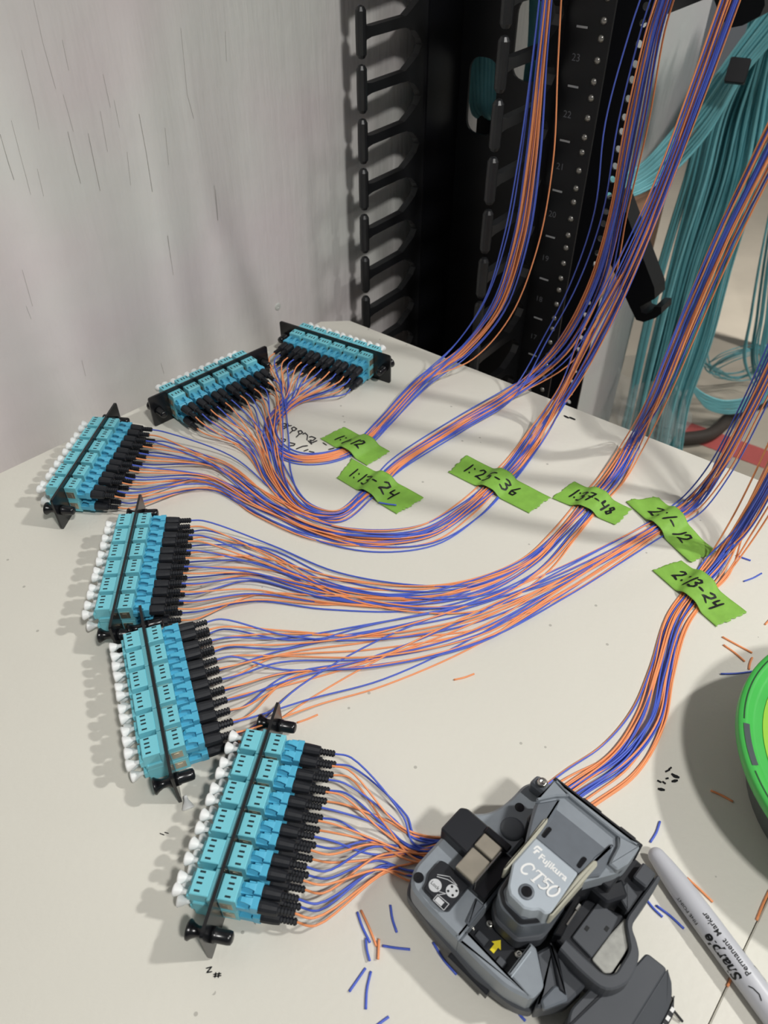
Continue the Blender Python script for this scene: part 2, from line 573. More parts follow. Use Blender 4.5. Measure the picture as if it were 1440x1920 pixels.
for q in (nearL + TE * 0.12 + wl * 0.08, A0 + TE * 0.12 - wl * 0.1, near2 - TE * 0.12 + wl * 0.08, far2 - TE * 0.12 - wl * 0.1):
    mb = MB(); mb.lathe([(0.014, 0), (0.014, 0.709)], 'z', 10, (q.x, q.y, 0))
    mb.build('table_leg', 'charcoal', table, True)

def ground(x, y):
    return gp(x, y, 0.0)
def px_strokes(mb, strokes, ox, oy, zoom, w):
    for s in strokes:
        mb.ribbon([(ox + x / zoom, oy + y / zoom) for x, y in s], w, ground, 0.0003)
    mb.v = [(x, y, z - FLOOR_Z) for x, y, z in mb.v]
mb = MB()
px_strokes(mb, [[(260, 320), (300, 310), (350, 330), (300, 360), (250, 355)], [(350, 300), (370, 350), (420, 345)], [(370, 350), (275, 405)],
    [(390, 475), (440, 430), (420, 390), (460, 370), (510, 400), (470, 430), (440, 430)], [(500, 540), (550, 490), (530, 440), (580, 430), (610, 465), (560, 490)],
    [(610, 490), (650, 470), (690, 510), (680, 590)], [(720, 540), (760, 530), (830, 560), (780, 600), (730, 590), (760, 640), (850, 600)], [(700, 600), (760, 660)],
    [(245, 560), (320, 580), (310, 610), (250, 625)], [(380, 630), (480, 655), (460, 680), (370, 690)], [(500, 740), (610, 695), (690, 685)],
    [(630, 775), (700, 750)], [(720, 780), (800, 797)], [(950, 635), (1010, 675)], [(1045, 750), (1140, 725)]], 500, 760, 9.0, 2.3)
o = mb.build('ink_writing', 'inkfade', table); o['label'] = 'smudged upside-down handwriting on the tabletop'
mb = MB()
px_strokes(mb, [[(135, 622), (165, 614), (138, 645), (165, 640)], [(175, 655), (215, 650)], [(175, 666), (215, 661)], [(187, 645), (182, 672)], [(205, 645), (200, 672)]], 340, 1600, 2.88, 2.4)
o = mb.build('ink_writing', 'ink', table); o['label'] = 'small inked mark near the front panel'
mb = MB()
px_strokes(mb, [[(558, 658), (570, 652)], [(575, 645), (580, 641)], [(588, 673), (600, 682), (618, 688)], [(518, 706), (528, 711)], [(543, 712), (550, 717)],
                [(590, 708), (610, 704)], [(521, 746), (545, 751)], [(560, 694), (564, 693)]], 1040, 1200, 2.667, 6.2)
o = mb.build('ink_dabs', 'ink', table); o['label'] = 'cluster of black marker dabs'
mb = MB()
px_strokes(mb, [[(300, 1563), (308, 1566)], [(309, 1561), (316, 1563)]], 0, 0, 1.0, 1.8)
mb.build('ink_dabs', 'ink', table)
mb = MB()
px_strokes(mb, [[(1058, 780), (1066, 784)], [(1068, 783), (1078, 787)]], 0, 0, 1.0, 3.0)
mb.build('ink_dabs', 'ink', table)
# wall screw hole
sc = MB(); sc.lathe([(0.0040, 0), (0.0034, 0.0008), (0.0012, 0.0010), (0.0010, 0.0004)], 'z', 12)
wz = 0.013
r_ = ray(521, 575); c_ = Vector((0, 0, CAM_H)); t_ = (WP - c_).dot(WN) / r_.dot(WN); wpnt = c_ + r_ * t_
so = sc.build('wall_anchor', 'backwall')
so.location = wpnt; so.rotation_euler = WN.to_track_quat('Z', 'Y').to_euler()
tag(so, 'small white screw anchor in the painted wall above the panels', 'screw')

# ================================================================ rack upright and cable manager
RZ0, RZ1 = FLOOR_Z, 0.95
rrz = math.atan2(E1.y, E1.x)
def rack_empty(name):
    return empty(name, (R0.x, R0.y, FLOOR_Z), rrz)
def rackmesh(mb, name, mat, parent, smooth=False):
    mb.v = [(x, y, z - FLOOR_Z) for x, y, z in mb.v]
    return mb.build(name, mat, parent, smooth)
rack = rack_empty('equipment_rack')
tag(rack, 'black steel rack upright with numbered units and two rows of holes', 'rack')
s_lab, z23 = rpx(1080, 107, 0.09)
U = 0.04445
hz = []
k = -9
zz = z23 - 22 * U
while zz < RZ1 + 0.2:
    for off in (-0.0159, 0.0, 0.0159):
        hz.append(zz + off)
    zz += U
hz = [h for h in hz if -0.25 < h < 0.93]
hz.sort()
bounds = [RZ0] + [(hz[i] + hz[i + 1]) / 2 for i in range(len(hz) - 1)] + [RZ1]
def flange(name, s0, s1, sh, d0, d1, hr):
    mb = MB()
    for i, h in enumerate(hz):
        hole = [(sh + hr * math.cos(2 * math.pi * k / 12 + 0.13), h + hr * math.sin(2 * math.pi * k / 12 + 0.13)) for k in range(12)]
        z0, z1 = max(bounds[i], h - 0.0100), min(bounds[i + 1], h + 0.0100)
        holed(mb, s0, s1, z0, z1, hole, d0, d1)
        if z0 > bounds[i] + 1e-6: mb.box(s0, s1, d0, d1, bounds[i], z0)
        if z1 < bounds[i + 1] - 1e-6: mb.box(s0, s1, d0, d1, z1, bounds[i + 1])
    return rackmesh(mb, name, 'flange', rack)
flange('front_flange', 0.0, 0.0456, 0.0376, 0.090, 0.0925, 0.0030)
flange('rear_flange', 0.0, 0.052, 0.0398, 0.166, 0.1685, 0.0034)
mb = MB(); mb.box(-0.0025, 0.0, 0.090, 0.1685, RZ0, RZ1); rackmesh(mb, 'upright_web', 'flange', rack)
mb = MB(); mb.box(-0.06, 0.11, 0.06, 0.20, RZ0, RZ0 + 0.008); rackmesh(mb, 'rack_foot', 'flange', rack)
thr = MB(); thr.lathe([(0.0032, 0.0010), (0.0030, -0.0004), (0.0024, -0.0015), (0.0013, -0.0023), (0.0001, -0.0026)], 'y', 12)
thr_me = thr.mesh('thread_insert', 'stud', True)
for h in hz:
    if h > -0.16:
        link('thread_insert', thr_me, rack, (0.0376, 0.0906, h - FLOOR_Z))
for n in range(10, 32):
    z = z23 + (n - 23) * U
    if z > 0.6: continue
    t = text_mesh(str(n), 0.0082)
    xs = [p[0] for p in t.v]; cx = (min(xs) + max(xs)) / 2
    t.v = [(s_lab + x - cx, 0.0898, z + y - 0.003) for x, y, _ in t.v]
    rackmesh(t, 'unit_number', 'rackprint', rack)
    mb = MB(); mb.box(s_lab - 0.0035, s_lab + 0.0065, 0.0896, 0.0900, z + U / 2 - 0.0008, z + U / 2 + 0.0008)
    rackmesh(mb, 'unit_tick', 'print', rack)

mgr = rack_empty('cable_manager')
tag(mgr, 'black vertical cable manager with two columns of finger guides beside the rack', 'cable manager')
SL = -0.1436
_, zt_l = rpx(680, 62, 0.0)
def finger_mesh(sgn):
    mb = MB()
    # the t bar, a rounded upright
    mb.lathe([(0.0005, -0.0205), (0.0030, -0.0195), (0.0048, -0.0165), (0.0050, 0.0), (0.0048, 0.0165), (0.0030, 0.0195), (0.0005, 0.0205)], 'z', 12)
    prof = [(0.0, -0.0075), (0.004, -0.0052), (0.010, -0.0042), (0.052, -0.0042), (0.064, -0.0050), (0.074, -0.0090), (0.082, -0.0165), (0.085, -0.0222), (0.0935, -0.0222),
            (0.0935, 0.0222), (0.085, 0.0222), (0.080, 0.0150), (0.070, 0.0095), (0.060, 0.0046), (0.010, 0.0042), (0.004, 0.0052), (0.0, 0.0070)]
    w = 0.0038
    n = len(prof)
    vs_ = [(-w, y, z) for y, z in prof] + [(w, y, z) for y, z in prof]
    fs = [(i, (i + 1) % n, n + (i + 1) % n, n + i) for i in range(n)]
    # caps as strips between lower and upper outline
    fs.append(tuple(range(n - 1, -1, -1))); fs.append(tuple(range(n, 2 * n)))
    mb.add(vs_, fs)
    return mb.mesh('finger_guide', 'finger')
fm = finger_mesh(1)
zl = [zt_l - i * U for i in range(-3, 15)]
for z in zl:
    link('finger_guide', fm, mgr, (SL, 0, z - FLOOR_Z))
_, zt_r = rpx(942, 122, 0.0)
for i in range(-3, 14):
    link('finger_guide', fm, mgr, (0, 0, zt_r - i * U - FLOOR_Z))
for s in (SL, 0.0):
    mb = MB(); mb.box(s - 0.0038, s + (0.006 if s < -0.01 else -0.001 + 0.006), 0.0935 if s < -0.01 else 0.0937, 0.150, RZ0, RZ1)
    if s > -0.01:
        mb = MB(); mb.box(-0.0105, -0.0028, 0.0937, 0.150, RZ0, RZ1)
    rackmesh(mb, 'side_spine', 'black', mgr)
# back panel with two cable openings
pd = 0.150
h1, h1z = rpx(903, 182, pd); h2, h2z = rpx(992, 78, pd)
def rrect(cx, cz, w, h, r):
    base = rounded([(cx - w, cz - h), (cx + w, cz - h), (cx + w, cz + h), (cx - w, cz + h)], r, 7)
    return base
mb = MB()
xm = (h1 + h2) / 2
X0, X1 = SL - 0.0038, -0.0028
def col(x0, x1, hx, hzc, w, h):
    w = min(w, (x1 - x0) / 2 - 0.002)
    hx = min(max(hx, x0 + w + 0.0015), x1 - w - 0.0015)
    holed(mb, x0, x1, hzc - h - 0.01, hzc + h + 0.01, rrect(hx, hzc, w, h, w * 0.95), pd, pd + 0.003)
    mb.box(x0, x1, pd, pd + 0.003, RZ0, hzc - h - 0.01); mb.box(x0, x1, pd, pd + 0.003, hzc + h + 0.01, RZ1)
col(X0, xm, h1, h1z, 0.017, 0.036)
col(xm, X1, h2, h2z, 0.016, 0.034)
rackmesh(mb, 'back_panel', 'black', mgr)
mb = MB(); mb.box(X0, 0.0, 0.092, 0.153, RZ0 - 0.0, RZ0 + 0.006); rackmesh(mb, 'manager_foot', 'black', mgr)

# arms with hooked ends behind the rack
def arm(name, pxs, d, th, label):
    pts = [rpx(u, v, d) for u, v in pxs]
    pts = ccw(pts)
    n = len(pts)
    mb = MB()
    vs_ = [(x, d, z) for x, z in pts] + [(x, d + th, z) for x, z in pts]
    fs = [tuple(range(n)), tuple(range(2 * n - 1, n - 1, -1))] + [(i, n + i, n + (i + 1) % n, (i + 1) % n) for i in range(n)]
    mb.add(vs_, fs)
    r = rack_empty(name)
    rackmesh(mb, 'arm_bar', 'black', r)
    tag(r, label, 'cable hook')
    return r
hk = arm('cable_hook', [(1120, 380), (1160, 362), (1190, 443), (1227, 540), (1228, 560), (1200, 575), (1203, 586), (1212, 589), (1222, 585), (1227, 575), (1240, 576),
    (1240, 588), (1230, 596), (1207, 604), (1193, 600), (1182, 578), (1142, 490)], 0.28, 0.03,
    'black hooked bar slanting down behind the rack beside the teal cables')
mb = MB(); s_, z_ = rpx(1140, 400, 0.28); mb.box(0.004, s_ + 0.01, 0.24, 0.30, z_ - 0.02, z_ + 0.02); mb.box(0.004, 0.02, 0.1685, 0.24, z_ - 0.02, z_ + 0.02)
rackmesh(mb, 'arm_bracket', 'black', hk)
hk = arm('cable_hook', [(1325, -40), (1352, 37), (1372, 52), (1392, 48), (1425, 30), (1434, 10), (1432, -40)], 0.42, 0.04,
    'black bracket end at the top right above the teal cables')
mb = MB(); s_, z_ = rpx(1380, -35, 0.42); mb.box(0.02, s_ + 0.03, 0.42, 0.46, z_ - 0.01, z_ + 0.03); mb.box(0.004, 0.02, 0.1685, 0.46, z_ - 0.01, z_ + 0.03)
rackmesh(mb, 'arm_bracket', 'black', hk)

# brown board against the partition
wa, wb2 = on_wall(1140, 410), on_wall(1226, 410)
zt2, zb2 = on_wall(1232, 345).z, on_wall(1214, 478).z
bo = empty('brown_board', (wa.x, wa.y, zb2), math.atan2(WD.y, WD.x))
bl_ = (wb2 - wa).dot(WD)
mb = MB(); mb.box(0, bl_, -0.012, 0.0, 0, zt2 - zb2); mb.build('board_face', 'wood', bo)
mb = MB(); mb.box(0, bl_, -0.016, 0.0, -0.012, 0.0); mb.build('board_rail', 'wood', bo)
tag(bo, 'brown board on the white wall beside the rack', 'board')

# ================================================================ teal cables
def cable(name, pts, r, mat, label, group, per=8, seg=6):
    mb = MB(); mb.tube(catmull(pts, per), r, seg)
    return tag(mb.build(name, mat, None, True), label, 'cable', group)
R2 = random.Random(21)
# the swag that runs from the upper right to behind the rack
for i in range(30):
    a = i / 29.0
    j = R2.uniform(-1, 1)
    P = [yp(1500 + 4 * j, -60 + 62 * a, 1.16 + 0.04 * j), yp(1440, 12 + 72 * a + 3 * j, 1.17 + 0.03 * j), yp(1390 + 2 * j, 78 + 66 * a, 1.18 + 0.03 * j),
         yp(1325 + 3 * j, 168 + 82 * a, 1.19 + 0.02 * j), yp(1260 + 4 * j, 250 + 72 * a, 1.19), yp(1205, 308 + 50 * a + 2 * j, 1.17), yp(1160, 330 + 42 * a, 1.14), yp(1105, 336 + 34 * a, 1.10)]
    cable('teal_cable', P, 0.0021, 'teal', 'bright teal cable in the swag sweeping from upper right to behind the rack', 'teal cables in the upper swag')
# the hanging mass
for i in range(116):
    a = R2.random(); j = R2.uniform(-1, 1); q = R2.random()
    y = 1.24 + 0.12 * q
    u1 = 1318 + 130 * a
    P = [yp(1420 + 70 * a, -30 + 20 * j, y - 0.04), yp(1385 + 75 * a, 70 + 40 * (1 - a), y - 0.03), yp(1322 + 115 * a + 8 * j, 210, y), yp(1285 + 128 * a + 12 * j, 340, y),
         yp(1240 + 120 * a + 16 * j, 500, y), yp(1208 + 112 * a + 18 * j, 640, y), yp(1183 + 96 * a + 16 * j, 760, y), yp(1166 + 96 * a + 14 * j, 850 + 24 * j, y), yp(1160 + 94 * a, 930, y + 0.02)]
    cable('teal_cable', P, R2.choice([0.0018, 0.0022, 0.0025]), 'teald' if R2.random() < 0.6 else 'teal', 'teal cable in the thick hank hanging beyond the rack', 'teal cables in the hanging hank')
# cables behind the big hank on the right edge
for i in range(16):
    a = R2.random(); j = R2.uniform(-1, 1)
    y = 1.50 + 0.1 * R2.random()
    P = [yp(1500 + 40 * a, 150, y), yp(1452 + 40 * a, 330, y), yp(1425 + 40 * a + 5 * j, 470, y), yp(1405 + 50 * a + 8 * j, 590, y), yp(1395 + 50 * a + 10 * j, 680, y), yp(1420 + 60 * a, 730, y), yp(1490, 700 + 20 * j, y)]
    cable('teal_cable', P, 0.002, 'teald', 'teal cable hanging at the right edge behind the hank', 'teal cables at the right edge')
for i in range(13):
    a = i / 12.0; j = R2.uniform(-1, 1)
    y = 1.40
    P = [yp(1262 + 8 * j, 560, y - 0.02), yp(1272 + 12 * a, 660, y), yp(1288 + 12 * a + 3 * j, 712 + 10 * a, y), yp(1322 + 4 * j, 742 + 22 * a, y), yp(1372, 750 + 24 * a + 2 * j, y), yp(1425, 735 + 22 * a, y), yp(1500, 690 + 20 * a, y)]
    cable('teal_cable', P, 0.0021, 'teal', 'teal cable in the low u-shaped loop at the foot of the hank', 'teal cables in the low loop')
for i in range(12):
    j = R2.uniform(-1, 1); q = R2.uniform(-1, 1)
    y = 1.62 + 0.08 * q
    P = [yp(1330 + 10 * j, 610, y), yp(1318 + 10 * q, 665, y), yp(1342 + 14 * j, 700 + 8 * q, y + 0.02), yp(1395 + 10 * q, 705 + 10 * j, y + 0.04), yp(1440, 680 + 16 * q, y + 0.02), yp(1425 + 20 * j, 655 + 8 * q, y), yp(1370 + 16 * q, 668 + 8 * j, y - 0.02), yp(1330, 690 + 14 * j, y)]
    cable('teal_cable', P, 0.0012, 'teald', 'thin teal cable tangled in loose loops near the baseboard', 'thin teal loops')
for i in range(13):
    a = R2.random(); j = R2.uniform(-1, 1)
    def bp(u, v, d_=0.185):
        s__, z__ = rpx(u, v, d_); return rp(s__, d_, z__)
    k = (i % 8) / 7.0
    P = [bp(884 + 52 * k, -60), bp(882 + 52 * k + 2 * j, 100), bp(884 + 48 * k, 185), bp(888 + 44 * k + 2 * j, 205 + 10 * j, 0.19), bp(896 + 40 * k, 214 + 6 * j, 0.196)] if i < 8 else \
        [bp(1000 + 26 * k, -60), bp(994 + 24 * k + 2 * j, 80), bp(986 + 26 * k, 160), bp(972 + 26 * k, 400)]
    cable('teal_cable', P, 0.0036, 'teald', 'teal cable seen through the cable manager openings', 'teal cables behind the manager')
ce = rpx(937, 180, 0.203)[0]
mb = MB(); mb.box(SL - 0.003, ce, 0.203, 0.207, -0.2, 0.6); mb.box(SL - 0.003, ce, 0.153, 0.203, -0.2, -0.194)
rackmesh(mb, 'added_dark_backing', 'black', mgr)  # added black sheet, makes the left opening look dark below its cables
mb = MB()
c0 = yp(1383, 133, 1.13)
mb.prism(rounded([(-0.013, -0.015), (0.013, -0.015), (0.013, 0.015), (-0.013, 0.015)], 0.003), -0.004, 0.004, 0.001)
o = mb.build('cable_strap', 'black'); o.location = c0; o.rotation_euler = (math.radians(62), 0, math.radians(-25))
tag(o, 'small black strap tab on the teal cables at upper right', 'strap')
# clear bag around the foot of the hank
mb = MB()
segs = 28; rings = 14
vs_ = []; fs = []
cb0 = yp(1212, 690, 1.30); cb1 = yp(1190, 850, 1.30)
for i in range(rings):
    t = i / (rings - 1)
    c = cb0.lerp(cb1, t)
    for k in range(segs):
        an = 2 * math.pi * k / segs
        rr = (0.062 + 0.026 * math.sin(t * 3.0)) * (1 + 0.13 * math.sin(5 * an + 3 * t) + 0.10 * math.sin(9 * an + 7 * t) + 0.05 * R2.uniform(-1, 1))
        vs_.append((c.x + rr * math.cos(an), c.y + 0.8 * rr * math.sin(an), c.z + 0.006 * R2.uniform(-1, 1)))
for i in range(rings - 1):
    for k in range(segs):
        j = (k + 1) % segs
        fs.append((i * segs + k, i * segs + j, (i + 1) * segs + j, (i + 1) * segs + k))
mb.add(vs_, fs)
tag(mb.build('plastic_bag', 'bag'), 'crumpled clear plastic bag around the foot of the teal hank', 'bag')
mb = MB(); mb.tube(catmull([gp(1190, 905, FLOOR_Z + 0.02), gp(1250, 830, FLOOR_Z + 0.02), gp(1330, 815, FLOOR_Z + 0.02), gp(1385, 770, FLOOR_Z + 0.02), gp(1460, 742, FLOOR_Z + 0.02)], 10), 0.016, 8)
tag(mb.build('floor_hose', 'strap', None, True), 'dark hose curving over the floor beyond the table edge', 'hose')

# ================================================================ fibre patch panels
PL, PH = 0.124, 0.029
PITCH_A = 0.0152
def panel_meshes():
    d = {}
    mb = MB()
    prof = rounded([(-PL / 2, 0.0), (PL / 2, 0.0), (PL / 2, PH), (-PL / 2, PH)], 0.0022, 3)
    n = len(prof); t = 0.0008
    mb.add([(x, -t, z) for x, z in prof] + [(x, t, z) for x, z in prof],
           [tuple(range(n)), tuple(range(2 * n - 1, n - 1, -1))] + [(i, n + i, n + (i + 1) % n, (i + 1) % n) for i in range(n)])
    d['plate'] = mb.mesh('mounting_plate', 'blackpl')
    mb = MB()
    c = 0.0004
    mb.box(-0.0059, 0.0059, 0.0008, 0.0096, 0.0142, 0.0262, c)            # front half, upper and lower tiers
    mb.box(-0.0059, 0.0059, 0.0008, 0.0092, 0.0030, 0.0136, c)
    mb.box(-0.0058, 0.0058, 0.0010, 0.0088, 0.0134, 0.0144)
    mb.box(-0.0074, 0.0074, -0.0038, -0.0008, 0.0030, 0.0262, c)          # collar on the plate
    mb.box(-0.0060, 0.0060, -0.0130, -0.0036, 0.0142, 0.0262, c)          # rear half
    mb.box(-0.0071, 0.0071, -0.0122, -0.0036, 0.0145, 0.0180, c)
    mb.box(-0.0066, 0.0066, -0.0128, -0.0036, 0.0030, 0.0136, c)
    mb.box(-0.0058, 0.0058, -0.0120, -0.0036, 0.0134, 0.0144)
    for x in (-0.0033, 0.0033):                                            # rear snouts of the four ports
        for z in (0.0080, 0.0192):
            mb.box(x - 0.0024, x + 0.0024, -0.0152, -0.0128, z - 0.0024, z + 0.0024, c)
    d['adapter'] = mb.mesh('adapter', 'aqua')
    mb = MB(); mb.box(-0.00048, 0.00048, -0.0014, 0.0014, -0.0004, 0.00012); d['slot'] = mb.mesh('slot', 'slot')
    mb = MB()
    for z in (0.0085, 0.0190):
        mb.box(-0.0002, 0.0002, 0.0014, 0.0074, z - 0.0028, z + 0.0028)
        mb.box(-0.0004, 0.0004, 0.0030, 0.0056, z - 0.0016, z + 0.0016)
    d['clip'] = mb.mesh('metal_clip', 'nickel')
    mb = MB()
    zc = PH / 2
    mb.lathe([(0.0046, -0.0108), (0.0048, -0.0100), (0.0036, -0.0085), (0.0026, -0.0062), (0.0026, -0.0035), (0.0036, -0.0022), (0.0038, -0.0008)], 'y', 16, (0, 0, zc))
    d['knob'] = mb.mesh('latch_knob', 'blackpl', True)
    mb = MB()
    mb.lathe([(0.0037, 0.0008), (0.0037, 0.0030), (0.0033, 0.0034), (0.0033, 0.0090), (0.0030, 0.0104), (0.0018, 0.0110)], 'y', 16, (0, 0, zc))
    d['barrel'] = mb.mesh('latch_barrel', 'blackpl', True)
    # dust cap: flared white plug
    mb = MB()
    mb.lathe([(0.0011, 0.0), (0.0012, -0.0022), (0.0016, -0.0030), (0.0024, -0.0044), (0.0033, -0.0064), (0.0034, -0.0070), (0.0028, -0.0075)], 'y', 14)
    d['cap'] = mb.mesh('dust_cap', 'white', True)
    # connector body, latch, boot and ribbed tail; the origin is the port at the adapter face
    mb = MB()
    mb.box(-0.0027, 0.0027, -0.0004, 0.0098, -0.0029, 0.0006, 0.0003)
    mb.box(-0.0029, 0.0029, 0.0066, 0.0102, -0.0031, 0.0034, 0.0003)
    mb.box(-0.0029, -0.0020, 0.0030, 0.0070, -0.0029, 0.0026, 0.0002)
    d['conn'] = mb.mesh('connector_body', 'aquad')
    mb = MB()
    pr = [(-0.0006, 0.0012), (0.0006, 0.0034), (0.0020, 0.0046), (0.0040, 0.0044), (0.0064, 0.0037), (0.0088, 0.0028)]
    th = 0.0006
    lo = [(y, z - th - (0.0003 if i else 0)) for i, (y, z) in enumerate(pr)]
    wv = [0.0010, 0.0010, 0.0011, 0.0012, 0.0016, 0.0024]
    vs_ = []
    for i in range(len(pr)):
        for (y, z) in (pr[i], lo[i]):
            vs_ += [(-wv[i], y, z), (wv[i], y, z)]
    fs = []
    for i in range(len(pr) - 1):
        a_ = 4 * i; b_ = 4 * (i + 1)
        fs += [(a_, a_ + 1, b_ + 1, b_), (a_ + 3, a_ + 2, b_ + 2, b_ + 3), (a_ + 1, a_ + 3, b_ + 3, b_ + 1), (a_ + 2, a_, b_, b_ + 2)]
    fs += [(0, 2, 3, 1), (len(vs_) - 4, len(vs_) - 3, len(vs_) - 1, len(vs_) - 2)]
    mb.add(vs_, fs)
    d['latch'] = mb.mesh('latch_lever', 'aquad')
    mb = MB()
    mb.tube([(0, 0.0100, -0.0004), (0, 0.0118, -0.0004), (0, 0.0165, -0.0006), (0, 0.0192, -0.0006), (0, 0.0196, -0.0006)], [0.00325, 0.0033, 0.0031, 0.0028, 0.0020], 12)
    d['boot'] = mb.mesh('boot', 'boot')
    mb = MB()
    P = []; Rr = []
    y = 0.0194
    for q in range(5):
        P += [(0, y, -0.0006), (0, y + 0.0011, -0.0006), (0, y + 0.00112, -0.0006), (0, y + 0.0016, -0.0006)]
        Rr += [0.0019, 0.00185, 0.0013, 0.0013]
        y += 0.00162
    mb.tube(P, Rr, 8)
    d['tail'] = mb.mesh('ribbed_tail', 'boot')
    d['tip'] = y
    return d
PM = panel_meshes()

# two plate ends each: (u, v, height) of a measured corner; the first end is where local x starts
panels = [
    dict(a=(734, 719, 0.0), b=(523, 601, PH), desc='panel nearest the rack', lab='black fibre patch panel at the back of the table, nearest the rack'),
    dict(a=(499.6, 647.5, PH), b=(289.5, 800, 0.0), desc='second panel from the rack', lab='black fibre patch panel lying slantwise, second from the rack'),
    dict(a=(217, 752.5, PH), b=(115.6, 995, 0.0), desc='third panel from the rack', lab='black fibre patch panel closest to the white wall, third from the rack'),
    dict(a=(264, 919, PH), b=(203, 1186, PH), desc='fourth panel from the rack', lab='black fibre patch panel in the middle of the left row, fourth from the rack'),
    dict(a=(262, 1135, PH), b=(339, 1503, 0.0), desc='fifth panel from the rack', lab='black fibre patch panel fifth from the rack, with its end touching the front one'),
    dict(a=(520, 1318, PH), b=(396, 1794, 0.0), desc='panel nearest the cleaver', lab='black fibre patch panel in front, nearest the grey cleaver'),
]
TAPES = ['1:1-12', '1:13-24', '1:25-36', '1:37-48', '2:1-12', '2:13-24']
# fibre trunks: (u, v, half width in mm, z or None, y or None, layer height in mm)
def T(u, v, w, h=2.5, z=0.0): return ('t', u, v, w, h, z)
def A(u, v, y, w, h): return ('a', u, v, w, h, y)
trunks = [
    [T(548, 752, 11, 5), T(508, 795, 8, 5), T(512, 836, 8, 4), T(555, 861, 7), T(615, 860, 6.5), T(680, 834, 6, 3), T(722, 795, 7, 3, 0.002), T(795, 718, 8, 5, 0.008),
     A(868, 655, 0.618, 9, 4), A(930, 575, 0.622, 11, 5), A(972, 450, 0.618, 11, 6), A(996, 300, 0.61, 10, 6), A(1013, 120, 0.60, 7, 5), A(1026, -20, 0.59, 5.5, 4), A(1038, -160, 0.58, 5, 4)],
    [T(492, 828, 19, 4), T(520, 900, 12, 4), T(566, 958, 9, 5), T(636, 972, 8, 5), T(688, 932, 7, 4), T(713, 908, 6.5, 3), T(750, 873, 7, 3), T(870, 797, 8, 3, 0.003), T(960, 742, 8, 4, 0.009),
     A(1048, 655, 0.588, 12, 5), A(1112, 540, 0.588, 12, 6), A(1152, 400, 0.585, 9, 6), A(1186, 230, 0.58, 11, 6), A(1222, 60, 0.572, 8, 5), A(1252, -40, 0.565, 7, 5), A(1285, -180, 0.56, 6, 5)],
    [T(395, 892, 20, 5), T(500, 950, 14, 5), T(600, 998, 11, 5), T(700, 1014, 10, 5), T(800, 1002, 9, 5), T(878, 955, 8, 4), T(932, 906, 7, 3), T(968, 870, 7, 3), T(1012, 808, 7, 4, 0.006),
     A(1062, 730, 0.535, 8, 5), A(1115, 625, 0.535, 13, 7), A(1178, 500, 0.53, 11, 6), A(1246, 340, 0.525, 7.5, 5), A(1310, 168, 0.52, 7, 5), A(1372, -5, 0.515, 7, 5), A(1425, -150, 0.51, 7, 5)],
    [T(470, 1075, 29, 4), T(620, 1112, 19, 4), T(780, 1128, 16, 4), T(900, 1112, 14, 4), T(1000, 1062, 9, 4), T(1062, 1000, 7.5, 4), T(1108, 946, 7, 3), T(1152, 896, 7, 4, 0.002), T(1190, 830, 7.5, 5, 0.010),
     A(1234, 735, 0.475, 8, 5), A(1290, 600, 0.475, 8, 5), A(1360, 440, 0.47, 8, 5), A(1440, 278, 0.465, 8, 5), A(1500, 150, 0.46, 8, 5)],
    [T(530, 1256, 32, 4), T(700, 1222, 30, 4), T(880, 1172, 27, 4), T(1040, 1100, 15, 5), T(1150, 1040, 9, 4), T(1222, 998, 7, 4), T(1264, 972, 6.5, 3), T(1302, 942, 7, 4, 0.004),
     A(1352, 875, 0.436, 8, 5), A(1405, 775, 0.435, 8, 5), A(1455, 670, 0.43, 8, 5), A(1515, 530, 0.425, 8, 5)],
    [T(700, 1588, 21, 4), T(775, 1606, 13, 3), T(850, 1600, 11, 3), T(960, 1560, 10, 3), T(1085, 1480, 9, 3), T(1165, 1428, 9, 4), T(1218, 1350, 8, 5), T(1240, 1262, 6, 5), T(1266, 1166, 6, 4), T(1308, 1106, 6, 3), T(1344, 1064, 6.5, 4, 0.003),
     A(1392, 990, 0.383, 8, 5), A(1440, 905, 0.383, 9, 5), A(1500, 780, 0.378, 9, 5)],
]
FR = 0.00060
